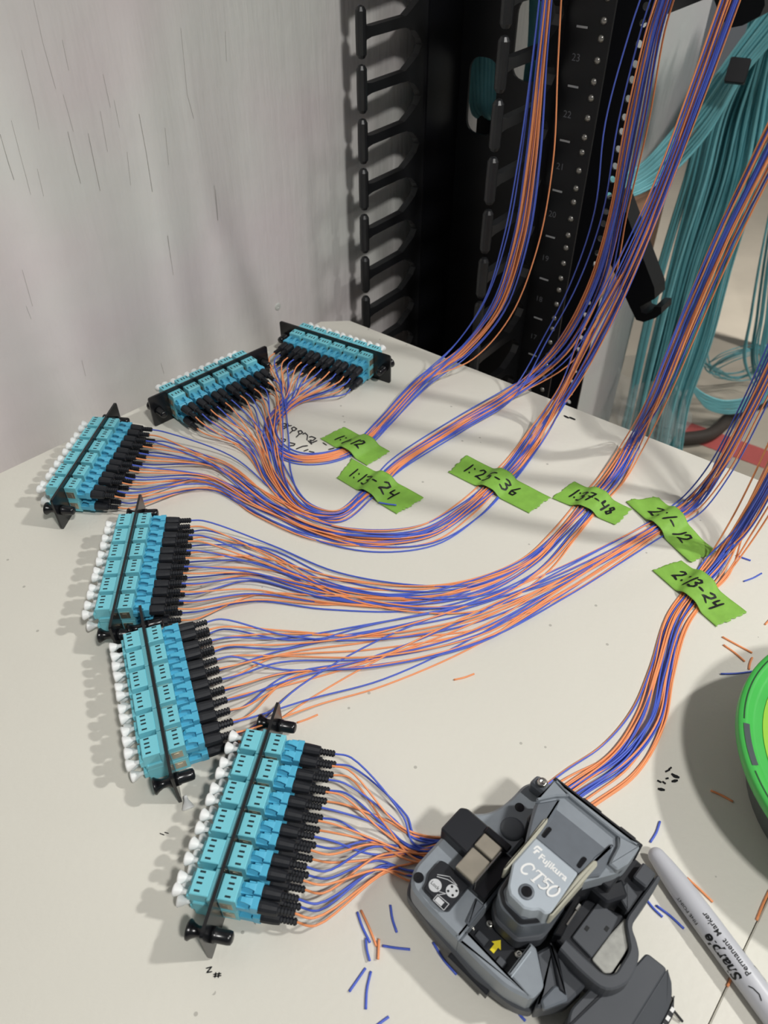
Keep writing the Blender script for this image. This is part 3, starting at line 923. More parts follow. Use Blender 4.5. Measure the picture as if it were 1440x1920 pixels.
def fibre_path(pi, tip, ydir, a0, row, rr):
    """centre line of one fibre from the tail of its boot along its trunk"""
    tr = trunks[pi]
    C = []
    for e in tr:
        C.append(gp(e[1], e[2], e[5]) if e[0] == 't' else yp(e[1], e[2], e[5]))
    aR = max(-1.25, min(1.25, rr.gauss(0, 0.62)))
    bR = rr.random()
    out = max(-1, min(1, rr.gauss(0, 0.5)))
    if pi == 0 and rr.random() < 0.08: out = rr.choice([-2.6, 2.2])
    if pi == 1 and rr.random() < 0.12: out = rr.choice([-1.8, 2.0])
    ph = rr.uniform(0, 6.28); fq = rr.uniform(0.7, 1.4)
    P = [tip, tip + ydir * 0.010 + Vector((0, 0, -0.0012 if row else 0.0002))]
    for k, e in enumerate(tr):
        t = (C[min(k + 1, len(C) - 1)] - (C[k - 1] if k else tip)).normalized()
        ref = Vector((0, -0.6, 0.8))
        n1 = ref.cross(t)
        onT = e[0] == 't'
        if onT:
            n1 = Vector((-t.y, t.x, 0))
        n1.normalize()
        n2 = Vector((0, 0, 1)) if onT else t.cross(n1).normalized()
        s = min(1.0, (0.12, 0.38, 0.62, 0.85)[k] if k < 4 else 1.0)
        a = a0 * (1 - s) + aR * s
        a += 0.22 * math.sin(fq * k + ph)
        if not onT:
            a = a * 0.55 + out * 0.62
        w = e[3] * 0.001
        h = e[4] * 0.001
        if onT:
            z = FR + h * (0.5 + 0.5 * math.sin(1.3 * fq * k + 2 * ph)) * (0.35 + 0.65 * bR) * max(0.15, 1 - abs(a) * 0.7)
            if k == 0: z += 0.001 + (0.004 if row else 0.0) * rr.random()
            P.append(C[k] + n1 * a * w + n2 * z)
        else:
            P.append(C[k] + n1 * a * w + n2 * h * (2 * bR - 1 + 0.3 * math.sin(fq * k + ph)))
    # the bundles go on up to the overhead tray
    last = P[-1]
    P.append(Vector((last.x + 0.012, last.y + 0.004, last.z + 0.22)))
    P.append(Vector((last.x + 0.018, last.y + 0.010, last.z + 0.55)))
    P.append(Vector((last.x + 0.018, last.y + 0.014, last.z + 0.95)))
    return catmull(P, 7)

NAMEC = {True: 'blue', False: 'orange'}
for pi, pd_ in enumerate(panels):
    ua, ub = gp(*pd_['a']), gp(*pd_['b'])
    ua.z = ub.z = 0
    mid = (ua + ub) / 2
    X = (ub - ua).normalized()
    rz = math.atan2(X.y, X.x)
    root = empty('fibre_patch_panel', (mid.x, mid.y, 0.0), rz)
    tag(root, pd_['lab'], 'patch panel', 'fibre patch panels on the table')
    link('mounting_plate', PM['plate'], root)
    for s in (-1, 1):
        kb = link('latch_knob', PM['knob'], root, (s * 0.0555, 0, 0))
        link('latch_barrel', PM['barrel'], kb)
    rm = Matrix.Translation(mid) @ Matrix.Rotation(rz, 4, 'Z')
    inv_rot = Matrix.Rotation(-rz, 3, 'Z')
    ydir = Vector((-X.y, X.x, 0))
    end = 'the right end' if pi == 0 else 'the far end'
    rr = random.Random(100 + pi)
    for k in range(6):
        x = (k - 2.5) * PITCH_A
        ad = link('adapter', PM['adapter'], root, (x, 0, 0))
        for sx in (-0.0046, -0.0018, 0.0006, 0.0042):
            link('slot', PM['slot'], ad, (sx, 0.0056, 0.0262))
            link('slot', PM['slot'], ad, (sx, -0.0095, 0.0262))
        for sx in (-0.0061, 0.0061):
            link('metal_clip', PM['clip'], ad, (sx, 0, 0))
        for c in range(2):
            for row in range(2):
                i = 2 * k + c
                px_, pz = x + (-0.0033, 0.0033)[c], (0.0080, 0.0196)[row]
                rowname = 'upper' if row else 'lower'
                cp = link('dust_cap', PM['cap'], None, rm @ Vector((px_, -0.0150, pz - 0.0004)))
                cp.rotation_euler = (rr.uniform(-0.06, 0.06), 0, rz + rr.uniform(-0.12, 0.12))
                tag(cp, 'white dust cap, %s from %s, %s row, %s' % (ORD[i], end, rowname, pd_['desc']), 'dust cap', 'white dust caps on the patch panels')
                blue = (c == 0)
                col_ = NAMEC[blue]
                pt = empty('fibre_pigtail', rm @ Vector((px_, 0.0096, pz)), rz)
                tag(pt, '%s fibre pigtail, %s from %s, %s row, %s' % (col_, ORD[i], end, rowname, pd_['desc']), 'fibre cable', 'fibre pigtails plugged into the patch panels')
                link('connector_body', PM['conn'], pt)
                link('latch_lever', PM['latch'], pt)
                yaw = rr.uniform(-0.05, 0.05)
                bo_ = link('boot', PM['boot'], pt)
                bo_.rotation_euler = (0, 0, yaw * 0.4)
                link('ribbed_tail', PM['tail'], bo_)
                tip = rm @ Vector((px_ - math.sin(yaw * 0.4) * PM['tip'], 0.0096 + PM['tip'] - 0.001, pz - 0.0006))
                a0 = 1 - 2 * i / 11.0
                pts = fibre_path(pi, tip, ydir, a0, row, rr)
                base = rm @ Vector((px_, 0.0096, pz))
                pts = [inv_rot @ (p - base) for p in pts]
                mb = MB(); mb.tube(pts, FR, 6)
                mb.build('fibre', col_, pt, True)

# loose dust caps
for (u, v, rzz, lb) in [(347, 1492, 0.4, 'loose white dust cap on the table beside the fifth panel'), (479, 1729, 2.2, 'loose white dust cap peeking out under the front panel')]:
    o = link('dust_cap', PM['cap'], None, gp(u, v, 0.003)); o.rotation_euler = (0.4, 0, rzz)
    tag(o, lb, 'dust cap')

# ================================================================ tape labels
DIG = {
    '1': [[(.34, 1), (.22, 0)]],
    '2': [[(.02, .78), (.2, 1), (.45, .92), (.42, .6), (.05, .06), (.25, .12), (.6, .02)]],
    '3': [[(.04, .9), (.25, 1), (.48, .88), (.42, .68), (.2, .56), (.48, .44), (.52, .2), (.3, 0), (.02, .1)]],
    '4': [[(.08, 1), (.05, .55), (.45, .55)], [(.52, 1), (.4, 0)]],
    '5': [[(.64, 1), (.2, .97), (.12, .58), (.4, .56), (.46, .25), (.25, .02), (.0, .08)]],
    '6': [[(.42, 1), (.1, .45), (.15, .05), (.45, .05), (.5, .38), (.15, .38)]],
    '7': [[(.02, .95), (.52, 1), (.25, .0)], [(.12, .5), (.5, .52)]],
    '8': [[(.5, .82), (.28, 1), (.1, .78), (.48, .36), (.3, .0), (.05, .22), (.5, .82)]],
    ':': [[(.2, .78), (.23, .74)], [(.1, .2), (.13, .16)]],
    '-': [[(.02, .45), (.45, .42)]],
    ' ': [],
}
ADV = {'1': .50, ':': .46, '-': .74, ' ': .2}
tapes = [
    ('1:1-12', [(645, 802), (731, 848), (688, 874), (601, 824)], 0.50, .15, .70, .44, 'green tape strip reading 1:1-12 over the first fibre bundle'),
    ('1:13- 24', [(660, 862), (796, 935), (744, 965), (632, 898)], 0.36, .10, .80, .42, 'green tape strip reading 1:13-24 over the second fibre bundle'),
    ('1: 25-36', [(874, 855), (1032, 934), (993, 964), (841, 887)], 0.42, .10, .76, .44, 'green tape strip reading 1:25-36 over the third fibre bundle'),
    ('1:37-48', [(1076, 904), (1184, 956), (1154, 986), (1034, 935)], 0.46, .14, .86, .44, 'green tape strip reading 1:37-48 over the fourth fibre bundle'),
    ('2:1-12', [(1234, 933), (1342, 1037), (1292, 1056), (1173, 942)], 0.50, .20, .78, .44, 'crinkled green tape strip reading 2:1-12 over the fifth fibre bundle'),
    ('2:13-24', [(1277, 1052), (1400, 1150), (1342, 1176), (1223, 1071)], 0.40, .16, .82, .44, 'green tape strip reading 2:13-24 over the sixth fibre bundle'),
]
for ti, (txt, q, hump, s0, tb, th_, lab) in enumerate(tapes):
    W = [gp(u, v) for u, v in q]
    L = (W[1] - W[0]).length; D = (W[3] - W[0]).length
    # where the trunk passes under the strip
    best = 1e9
    for k in range(5, 9):
        e = trunks[ti]
    tr2 = [gp(e[1], e[2]) for e in trunks[ti] if e[0] == 't']
    line = catmull(tr2, 20)
    dirL = (W[1] - W[0]).normalized(); dirD = (W[3] - W[0]).normalized()
    cen = (W[0] + W[1] + W[2] + W[3]) / 4
    axis = ((W[0] + W[3]) / 2, (W[1] + W[2]) / 2)
    def s_of(p):
        d = axis[1] - axis[0]
        return (p - axis[0]).dot(d) / d.length_squared
    def off_of(p):
        d = (axis[1] - axis[0]).normalized()
        r = p - axis[0]
        return (r - d * r.dot(d)).length
    pc_ = min(line, key=lambda p: off_of(p) + (0 if -0.2 < s_of(p) < 1.2 else 1))
    i0 = min(range(len(line)), key=lambda i: (line[i] - pc_).length)
    tdir = (line[min(i0 + 3, len(line) - 1)] - line[max(i0 - 3, 0)]).normalized()
    tn = Vector((-tdir.y, tdir.x, 0))
    jag = [random.Random(ti * 31 + k).uniform(-1, 1) for k in range(40)]
    def surf(s, t, W=W, pc_=pc_, tn=tn, L=L, ti=ti, jag=jag):
        p = W[0] * (1 - s) * (1 - t) + W[1] * s * (1 - t) + W[2] * s * t + W[3] * (1 - s) * t
        dd = (p - pc_).dot(tn)
        z = 0.0009 + 0.0049 * math.exp(-(dd / 0.0088) ** 4)
        amp = 0.0010 if ti == 4 else 0.00035
        z += amp * (math.sin(s * 17 + 5 * t + ti) * 0.5 + math.sin(s * 9 - 11 * t + ti)) * 0.5 * (1 if abs(dd) > 0.008 else 0.3) + amp * 0.5
        return Vector((p.x, p.y, max(0.0006, z)))
    mb = MB()
    NS, NT = 72, 18
    vs_ = []; fs = []
    for lvl in (0, 1):
        for i in range(NS + 1):
            for j in range(NT + 1):
                s = i / NS
                if i == 0: s += 0.012 * jag[j]
                if i == NS: s += 0.014 * jag[j + 12]
                p = surf(s, j / NT)
                vs_.append((p.x, p.y, p.z - (0.00025 if lvl == 0 else 0)))
    N1 = (NS + 1) * (NT + 1)
    for i in range(NS):
        for j in range(NT):
            a_ = i * (NT + 1) + j
            fs.append((a_, a_ + 1, a_ + NT + 2, a_ + NT + 1))
            fs.append((N1 + a_ + NT + 1, N1 + a_ + NT + 2, N1 + a_ + 1, N1 + a_))
    for j in range(NT):
        fs.append((j, N1 + j, N1 + j + 1, j + 1)); a_ = NS * (NT + 1) + j; fs.append((a_ + 1, N1 + a_ + 1, N1 + a_, a_))
    for i in range(NS):
        a_ = i * (NT + 1); fs.append((a_, a_ + NT + 1, N1 + a_ + NT + 1, N1 + a_)); a_ += NT; fs.append((a_ + NT + 1, a_, N1 + a_, N1 + a_ + NT + 1))
    mb.add(vs_, fs)
    root = empty('tape_label', (cen.x, cen.y, 0))
    mb.v = [(x - cen.x, y - cen.y, z) for x, y, z in mb.v]
    mb.build('tape_strip', 'tape', root, True)
    mb = MB()
    x = 0.0
    hgt = (0.36 if ti == 0 else 0.42) * D
    tot = sum(ADV.get(ch, 0.78) for ch in txt)
    sx_ = (tb - s0) * L / (tot * hgt)
    gx_ = min(1.25, sx_)
    for ci, ch in enumerate(txt):
        jy = jag[20 + ci] * 0.03
        for st in DIG[ch]:
            P = [((s0 * L + (x * sx_ + px2 * gx_) * hgt), (0.71 + jy) * D - py2 * hgt) for px2, py2 in st]
            mb.ribbon(P, 0.0021 if ch == ':' else 0.0016, lambda X_, Y_: surf(X_ / L, Y_ / D), 0.0004)
        x += ADV.get(ch, 0.78)
    mb.v = [(x_ - cen.x, y_ - cen.y, z) for x_, y_, z in mb.v]
    mb.build('handwriting', 'ink', root)
    tag(root, lab, 'tape label', 'green tape labels on the fibre bundles')

# ================================================================ fibre offcuts
scraps = [
    ('b', 710, 946, 743, 951, 'blue fibre offcut lying on the 1:13-24 tape', 0.0016),
    ('b', 670, 1711, 694, 1768, 'blue fibre offcut beside an orange one, left of the cleaver', 0),
    ('o', 677, 1708, 706, 1775, 'long orange fibre offcut left of the cleaver', 0),
    ('b', 686, 1762, 693.5, 1804, 'short upright blue fibre offcut below the touching orange and blue pair', 0.001),
    ('o', 710.5, 1763, 709, 1801, 'short upright orange fibre offcut left of the cleaver', 0.001),
    ('b', 717, 1774, 769, 1781, 'level blue fibre offcut left of the cleaver', 0),
    ('b', 732, 1698, 744, 1749, 'blue fibre offcut in the shadow left of the cleaver', 0),
    ('b', 685.5, 1816, 655, 1860, 'slanting blue fibre offcut near the bottom, leftmost of all', 0),
    ('b', 695.5, 1822, 686, 1893, 'long upright blue fibre offcut near the bottom edge', 0),
    ('b', 729, 1907, 706, 1924, 'blue fibre offcut cut by the bottom edge', 0),
    ('b', 812, 1768, 856, 1828, 'blue fibre offcut against the left side of the cleaver', 0),
    ('b', 968, 1893, 985, 1915, 'blue fibre offcut below the front of the cleaver', 0),
    ('o', 1354, 1195, 1410, 1225, 'upper of two slanting orange fibre offcuts beyond the green tub', 0),
    ('o', 1356, 1210, 1396, 1241, 'lower of two slanting orange fibre offcuts beyond the green tub', 0),
    ('o', 1410, 1234, 1404, 1256, 'tiny orange fibre offcut touching the tub shadow', 0),
    ('b', 1351, 1264.5, 1410, 1260, 'level blue fibre offcut beside the green tub', 0),
    ('o', 1446, 1158, 1434, 1172, 'orange fibre offcut at the right edge below the 2:13-24 tape', 0),
    ('b', 1237, 1541, 1219, 1580, 'blue fibre offcut at the rounded end of the marker', 0),
    ('o', 1287.6, 1646.5, 1336, 1692, 'orange fibre offcut along the far side of the marker', 0),
    ('o', 1442, 1670, 1418, 1726, 'orange fibre offcut on the table seam below the tub', 0),
    ('o', 1370, 1834, 1363, 1850, 'orange fibre offcut on the seam at the near side of the marker', 0),
    ('b', 1212, 1688, 1242, 1720, 'shorter of two blue fibre offcuts between cleaver and marker', 0),
    ('b', 1230, 1698.5, 1282, 1742, 'longer of two blue fibre offcuts between cleaver and marker', 0),
    ('b', 1380, 1042, 1407, 1052, 'blue fibre offcut right of the sixth bundle, pointing down', 0),
    ('b', 1394, 1091, 1427.5, 1076, 'blue fibre offcut right of the 2:13-24 tape, pointing up', 0),
    ('o', 851, 1275.5, 889, 1264.5, 'orange fibre offcut below the fifth bundle in mid table', 0),
    ('o', 557, 1356, 596, 1341, 'orange fibre offcut beside the far latch of the front panel', 0),
    ('o', 1332, 1483, 1374, 1504, 'orange fibre offcut inside the dark tub shadow', 0),
]
for c, u0, v0, u1, v1, lb, dz in scraps:
    a, b = gp(u0, v0), gp(u1, v1)
    m_ = (a + b) / 2
    bend = Vector((-(b - a).y, (b - a).x, 0)) * RNG.uniform(-0.05, 0.05)
    mb = MB(); mb.tube(catmull([a - m_, bend, b - m_], 4), FR, 6)
    o = mb.build('fibre_offcut', 'blue' if c == 'b' else 'orange', None, True)
    o.location = (m_.x, m_.y, FR + dz)
    tag(o, lb, 'fibre offcut', 'cut fibre pieces on the table')

# ================================================================ fibre cleaver
CO = gp(980, 1660, 0.03)
cl = empty('fibre_cleaver', (CO.x, CO.y, 0.0), math.radians(-44))
tag(cl, 'grey and black fibre cleaver with silver nameplate standing on the bundle', 'cleaver')
def mm(poly): return ccw([(x * 0.001, y * 0.001) for x, y in poly])
def part(name, mat, poly, z0, z1, c=0.8, r=1.5, parent=None, cb=0.0, top=None, smooth=False):
    mb = MB(); mb.prism(rounded(mm(poly), r * 0.001 if not isinstance(r, list) else [q * 0.001 for q in r], 4), z0 * 0.001, z1 * 0.001, c * 0.001, cb * 0.001, top)
    return mb.build(name, mat, parent or cl, smooth)
# feet, then the dark lower shell
for x, y in ((-34, -26), (20, -28), (-22, 34), (22, 28)):
    mb = MB(); mb.lathe([(0.0038, 0), (0.0038, 0.0064)], 'z', 12, (x * 0.001, y * 0.001, 0)); mb.build('rubber_foot', 'darkpl', cl)
part('lower_shell', 'charcoal', [(-44, 8), (-44, -28), (-40, -36), (-20, -39), (6, -41), (26, -38), (33, -34), (31, -24), (31, 36), (-16, 36), (-20, 44), (-28, 44), (-29, 38), (-22, 24), (-29, 12)], 6, 15, 1.0, 3.0, cb=1.2)
mb = MB(); mb.box(-0.0085, 0.014, -0.0420, -0.0395, 0.007, 0.0125, 0.0006); mb.build('grip_recess', 'darkpl', cl)
# silver body: left block, front rim and right block round a black well
part('body_left', 'silver', [(-42, 7), (-42, -29), (-37.5, -36.5), (-26, -38), (-6.5, -38.5), (-6.5, 8)], 15, 30, 1.6, [4, 5, 6, 3, 0.6, 2])
part('body_rim', 'silver', [(-6.5, -38.5), (6, -39), (20, -38.5), (30, -35), (29, -32.5), (18, -33.5), (-6.5, -32.5)], 15, 29, 1.2, [0.2, 4, 4, 2, 1, 1, 0.2])
part('body_right', 'silver', [(17.0, -33.8), (30.5, -35.2), (31.5, -27), (20, -17), (17, -17)], 15, 29.4, 1.0, [0.5, 3, 2, 1, 0.5])
mb = MB(); mb.box(0.019, 0.0195, -0.034, -0.020, 0.0290, 0.0297); mb.build('rim_ridge', 'nameplate', cl)
well = part('well_floor', 'darkpl', [(-6.5, -33), (17.2, -33.5), (17.2, 4), (-6.5, 4)], 15, 20, 0.3, 0.5)
for (x, y, rr_) in ((-2, -20.5, 1.9), (15.2, -21.5, 2.1), (-6.0, -27.5, 0.8), (12.6, -18.6, 0.8)):
    mb = MB(); mb.lathe([(rr_ * 1e-3, 0.0196), (rr_ * 1e-3, 0.0206), (rr_ * 0.6e-3, 0.0213), (rr_ * 0.3e-3, 0.0208)], 'z', 12, (x * 1e-3, y * 1e-3, 0)); mb.build('well_screw', 'steel', cl, True)
part('well_step', 'charcoal', [(-4, -29.5), (2, -30), (2, -26), (-4, -26)], 20, 21.2, 0.4, 0.5)
part('well_step', 'charcoal', [(9.5, -32), (14, -32), (14, -28), (9.5, -28)], 20, 21.4, 0.4, 0.5)
mb = MB()
ar = [(6.2, -29.5), (8.4, -29.5), (8.4, -26.2), (9.9, -26.2), (7.3, -22.9), (4.7, -26.2), (6.2, -26.2)]
ar = [(x - 1.5, y + 0.5) for x, y in ar]
mb.prism(mm(ar), 0.0200, 0.0203); mb.build('yellow_arrow', 'yellow', cl)
# shoulder that runs back to the hinge boss
part('shoulder', 'silver', [(-42, 7), (-28, 7), (-13, 7), (-13, 40), (-17, 48), (-27.5, 48.5), (-30.5, 43), (-30.5, 35), (-31.5, 26), (-34.5, 18), (-41, 12)], 15, 25.5, 1.4, [2, 0, 0, 0, 2, 4, 3, 4, 6, 6, 3])
for x, y in ((-24.6, 31.5),):
    mb = MB(); mb.lathe([(0.0024, 0.0252), (0.0024, 0.0257), (0.0010, 0.0258)], 'z', 14, (x * 1e-3, y * 1e-3, 0)); mb.build('body_screw', 'blackpl', cl)
mb = MB(); mb.lathe([(0.0062, 0.0250), (0.0060, 0.0259), (0.0042, 0.0265), (0.0005, 0.0266)], 'z', 18, (-0.0205, 0.0200, 0)); mb.build('thumb_dimple', 'silverd', cl, True)
part('hinge_boss', 'silverd', [(-27.5, 42), (-17, 42), (-17, 49), (-27, 49)], 22, 33, 1.2, 2)
mb = MB(); mb.lathe([(0.0026, 0.033), (0.0026, 0.0342), (0.0016, 0.0347), (0.0010, 0.0341)], 'z', 12, (-0.0225, 0.0462, 0)); mb.build('hinge_screw', 'steel', cl, True)
mb = MB(); mb.lathe([(0.0025, 0.0298), (0.0025, 0.0304), (0.0010, 0.0305)], 'z', 14, (-0.0370, -0.0310, 0)); mb.build('body_screw', 'blackpl', cl)
# clamp block, sprung metal clip and sticker
part('clamp_block', 'darkpl', [(-43, 6), (-43, -9), (-26, -9.5), (-16, -9.5), (-14, 6.5), (-17, 8), (-40, 8)], 26, 37.5, 0.8, 1.2)
part('clamp_ridge', 'blackpl', [(-27, 4), (-13, 4), (-13, 7.5), (-27, 7.5)], 37, 39, 0.5, 0.6)
part('clamp_rail', 'blackpl', [(-16.5, -19), (-8, -19), (-8, 5), (-16.5, 5)], 28, 34, 0.5, 0.8)
part('metal_clip', 'nickel', [(-26, -4.6), (-15.5, -4.6), (-15.5, 3.2), (-26, 3.2)], 37.6, 39.8, 0.4, 0.8)
part('metal_clip', 'nickel', [(-26, -18.4), (-15.5, -18.4), (-15.5, -5.6), (-26, -5.6)], 37.0, 39.2, 0.4, 0.8)
part('clip_fold', 'steel', [(-15.6, -17.5), (-14.6, -17.5), (-14.6, 2.0), (-15.6, 2.0)], 33, 38.8, 0.2, 0.2)
part('clip_base', 'darkpl', [(-26, -19), (-15, -19), (-15, -9.6), (-26, -9.6)], 29.5, 37.2, 0.3, 0.6)
stk = part('instruction_plate', 'darkpl', [(-34.4, -18.6), (-31.5, -17.6), (-17.2, -17.8), (-17.0, -32.8), (-19, -34.2), (-31.5, -34), (-32, -31), (-34.2, -27)], 29.4, 33, 0.5, 1.0)
for (x, y, rr_) in ((-28.5, -29.2, 3.0), (-21.2, -25.6, 3.0)):
    mb = MB(); mb.lathe([(rr_ * 1e-3, 0.033), (rr_ * 1e-3, 0.03312)], 'z', 22, (x * 1e-3, y * 1e-3, 0)); mb.build('printed_disc', 'print', stk)
mb = MB()
flat = lambda z: (lambda x, y: (x, y, z))
for s in [[(-30.5, -25.6), (-26, -23.2), (-21, -22.2)], [(-30.9, -24.8), (-26.3, -21.6), (-21, -22.2)], [(-25.4, -30.0), (-22.5, -28.5), (-24.5, -31)], [(-25.0, -34.6), (-18.6, -34.6), (-18.6, -31.0), (-25.0, -31.4), (-25.0, -34.6)]]:
    mb.ribbon([(x * 1e-3, y * 1e-3) for x, y in s], 0.0003, flat(0.0331), 0)
mb.prism(mm([(-24.4, -34.2), (-20.6, -34.2), (-20.6, -31.9), (-24.4, -31.9)]), 0.0330, 0.03312)
mb.build('printed_lines', 'print', stk)
tm = text_mesh('Lock', 0.0024); tm.v = [(x - 0.0308, y - 0.0300, 0.0332) for x, y, _ in tm.v]; tm.build('printed_word', 'ink', stk)
mb = MB()
for k in range(4):
    a_ = math.radians(45 + 90 * k)
    mb.lathe([(0.0006, 0.0330), (0.0006, 0.0332)], 'z', 8, (-0.0212 + 0.0019 * math.cos(a_), -0.0256 + 0.0019 * math.sin(a_), 0))
mb.build('printed_dots', 'ink', stk)
# raised sloping facet between plate and well
part('body_facet', 'silverd', [(-12, -19.5), (-6.5, -19.5), (-6.5, -31), (-9, -31)], 29, 31.5, 0.9, 0.6)
# lid: tall block with scooped back, nameplate and beige side pads
part('lid_core', 'darkpl', [(-4, -15), (1, -19), (11, -20), (17, -13), (21, 10), (27, 22), (29, 38), (-13, 38), (-12, 20), (-6, 6)], 20, 46, 1.0, 2)
part('lid_shell', 'silver', [(-15, 40), (-15, 25), (-11.5, 17), (-7, 7), (-4, 5), (18, 5), (22, 12), (29.5, 24), (31.5, 30), (31.5, 40)], 42, 52.5, 1.5, [1.5, 2, 1, 1, 0.5, 0.5, 1, 2, 2, 1.5])
part('lid_flank', 'silverd', [(-14.2, 25.5), (-11.2, 17), (-7.6, 9), (-4, 6), (-3.8, 22), (-7.4, 34.8)], 48, 53.9, 0.8, 0.6)
part('lid_flank', 'silverd', [(18.4, 8), (22.4, 14), (25.2, 17.5), (25.4, 22), (22.0, 33.6), (18.6, 22.5)], 48, 53.9, 0.8, 0.6)
def scoop(x, y): return 0.0549 - 0.0034 * max(0, min(1, (y * 1000 - 11.4) / 26.0))
part('lid_scoop', 'silverd', [(-4.6, 11.2), (18, 11.2), (20.0, 22.5), (23.4, 33.5), (21, 37.4), (-4.4, 38), (-9, 34), (-6, 22)], 48, 55.0, 0.3, [0.3, 0.3, 0.5, 2, 2, 2, 2, 0.5], top=scoop)
part('lid_ridge', 'silver', [(-15, 40), (-15, 25.5), (-9.6, 33.6), (-5, 38.4)], 48, 55.4, 0.8, [1, 0.6, 0.6, 0.6])
part('lid_ridge', 'silver', [(-14.6, 40.2), (-5, 38.2), (21.4, 37.6), (31, 40.2)], 48, 55.4, 0.6, 0.3)
part('lid_ridge', 'silver', [(31.5, 40), (21.6, 37.8), (24.2, 33.6), (25.4, 24), (29.5, 24), (31.5, 30)], 48, 55.4, 0.8, [1, 0.6, 0.6, 0.6, 1, 1])
npl = part('nameplate', 'nameplate', [(-4.8, 11.0), (17.9, 11.0), (18.9, -10.8), (17.4, -13.0), (14.6, -13.2), (12.6, -15.6), (9.5, -17.4), (2.0, -17.0), (-0.8, -14.6), (-3.2, -9.6), (-5.2, -5.6)], 40, 55.6, 0.8, [0.4, 0.4, 0.8, 0.6, 0.6, 0.8, 0.8, 0.8, 1, 1, 1])
part('nameplate_skirt', 'silverd', [(-6, 5), (20, 5), (19.2, -11), (12, -20), (1, -20), (-4.5, -15.5)], 28, 47, 3.2, 2.0)
part('skirt_foot', 'charcoal', [(-6.5, 5), (21, 5), (20, -13), (12.5, -21.5), (1, -21.5), (-5.5, -16)], 22, 31, 1.0, 2.0)
for poly in ([(-7.2, 20.5), (-6.2, 22.5), (-5.2, 21), (-4.7, 15), (-4.6, 10), (-5.6, -9.6), (-6.6, -10.4), (-7.0, -6), (-6.6, 8)],
             [(18.4, 10), (19.6, 20.6), (21, 21.4), (22.2, 19.8), (21.4, 9), (20, -11), (18.9, -12.2)]):
    part('side_pad', 'beige', poly, 46, 55.1, 0.5, 0.6)
for x, y in ((-2.5, 13.6), (16.5, 13.2)):
    part('rubber_slot', 'blackpl', [(x - 1.0, y), (x + 1.0, y), (x + 1.0, y + 6.0), (x - 1.0, y + 6.0)], 52, 55.2, 0.3, 1.0)
mb = MB(); mb.lathe([(0.0034, 0.0552), (0.0034, 0.0560), (0.0026, 0.0561)], 'z', 18, (0.0065, -0.0113, 0)); sk = mb.build('plate_screw', 'silverd', cl, True)
mb = MB(); mb.lathe([(0.0024, 0.0558), (0.0024, 0.0562), (0.0010, 0.0563)], 'z', 16, (0.0065, -0.0113, 0)); mb.build('screw_socket', 'blackpl', sk)
part('hinge_strip', 'darkpl', [(-15.5, 40.2), (32, 40.2), (32, 42.4), (-15.5, 42.4)], 40, 54.4, 0.5, 0.8)
part('hinge_strip', 'darkpl', [(0, 42), (10, 42), (10, 43.6), (0, 43.6)], 46, 53, 0.3, 0.4)
part('hinge_strip', 'darkpl', [(20, 42), (28, 42), (28, 43.6), (20, 43.6)], 46, 53, 0.3, 0.4)
part('rear_housing', 'darkpl', [(-15, 20), (31, 20), (31, 41), (-15, 41)], 14, 44, 0.6, 2)
# lettering on the nameplate
tm = text_mesh('Fujikura', 0.0041, 0.0, 0.0, 0.00012, 1.02)
fx = 0.0146 / max(p[0] for p in tm.v)
tm.v = [(x * fx + 0.0014, y + 0.0039, 0.05572) for x, y, _ in tm.v]; tm.build('maker_lettering', 'white', npl)
mb = MB()
for pl in ([(-5.6, 8.4), (-4.4, 8.4), (-4.0, 10.4), (-3.0, 10.4), (-2.8, 11.4), (-5.0, 11.5), (-5.2, 10.4)], [(-6.6, 10.2), (-5.8, 10.2), (-5.5, 12.2), (-2.6, 12.2), (-2.4, 13.4), (-5.6, 13.5), (-6.4, 12.6)]):
    mb.prism(mm([((x + 6.6) * 0.8 - 2.4, (y - 8.4) * 0.8 + 4.4) for x, y in pl]), 0.0556, 0.05572)
mb.build('maker_emblem', 'white', npl)
mb = MB()
sl = lambda pts, ox: [(((x + ox + 0.22 * y) * 0.80 + 1.2) * 1e-3, (y * 0.80 - 6.2) * 1e-3) for x, y in pts]
arc = lambda cx, cy, rx, ry, a0, a1, n=14: [(cx + rx * math.cos(math.radians(a0 + (a1 - a0) * i / n)), cy + ry * math.sin(math.radians(a0 + (a1 - a0) * i / n))) for i in range(n + 1)]
_lay = [0]
def G(x, y): return (x, y, 0.05570 + 0.00004 * _lay[0])
def rib(p, w):
    mb.ribbon(p, w, G, 0); _lay[0] += 1
rib(sl(arc(2.8, 3.9, 2.5, 3.6, 40, 320), -3.8), 0.0009); rib(sl([(4.9, 6.9), (4.8, 5.2)], -3.8), 0.0006)
rib(sl([(0.2, 7.3), (5.6, 7.3)], 2.6), 0.0007); rib(sl([(0.2, 7.3), (0.1, 5.9)], 2.6), 0.0005); rib(sl([(5.6, 7.3), (5.6, 5.9)], 2.6), 0.0005)
rib(sl([(2.9, 7.2), (2.9, 0.4)], 2.6), 0.0010); rib(sl([(1.7, 0.4), (4.1, 0.4)], 2.6), 0.0005)
rib(sl([(4.3, 7.2), (1.0, 7.2), (0.7, 4.4), (2.0, 5.0), (3.6, 4.6), (4.3, 3.0), (3.6, 1.1), (2.2, 0.4), (0.6, 0.9)], 8.4), 0.0008)
rib(sl(arc(2.4, 3.9, 2.2, 3.5, 90, 450, 20), 13.6), 0.0009)
mb.build('model_lettering', 'white', npl)
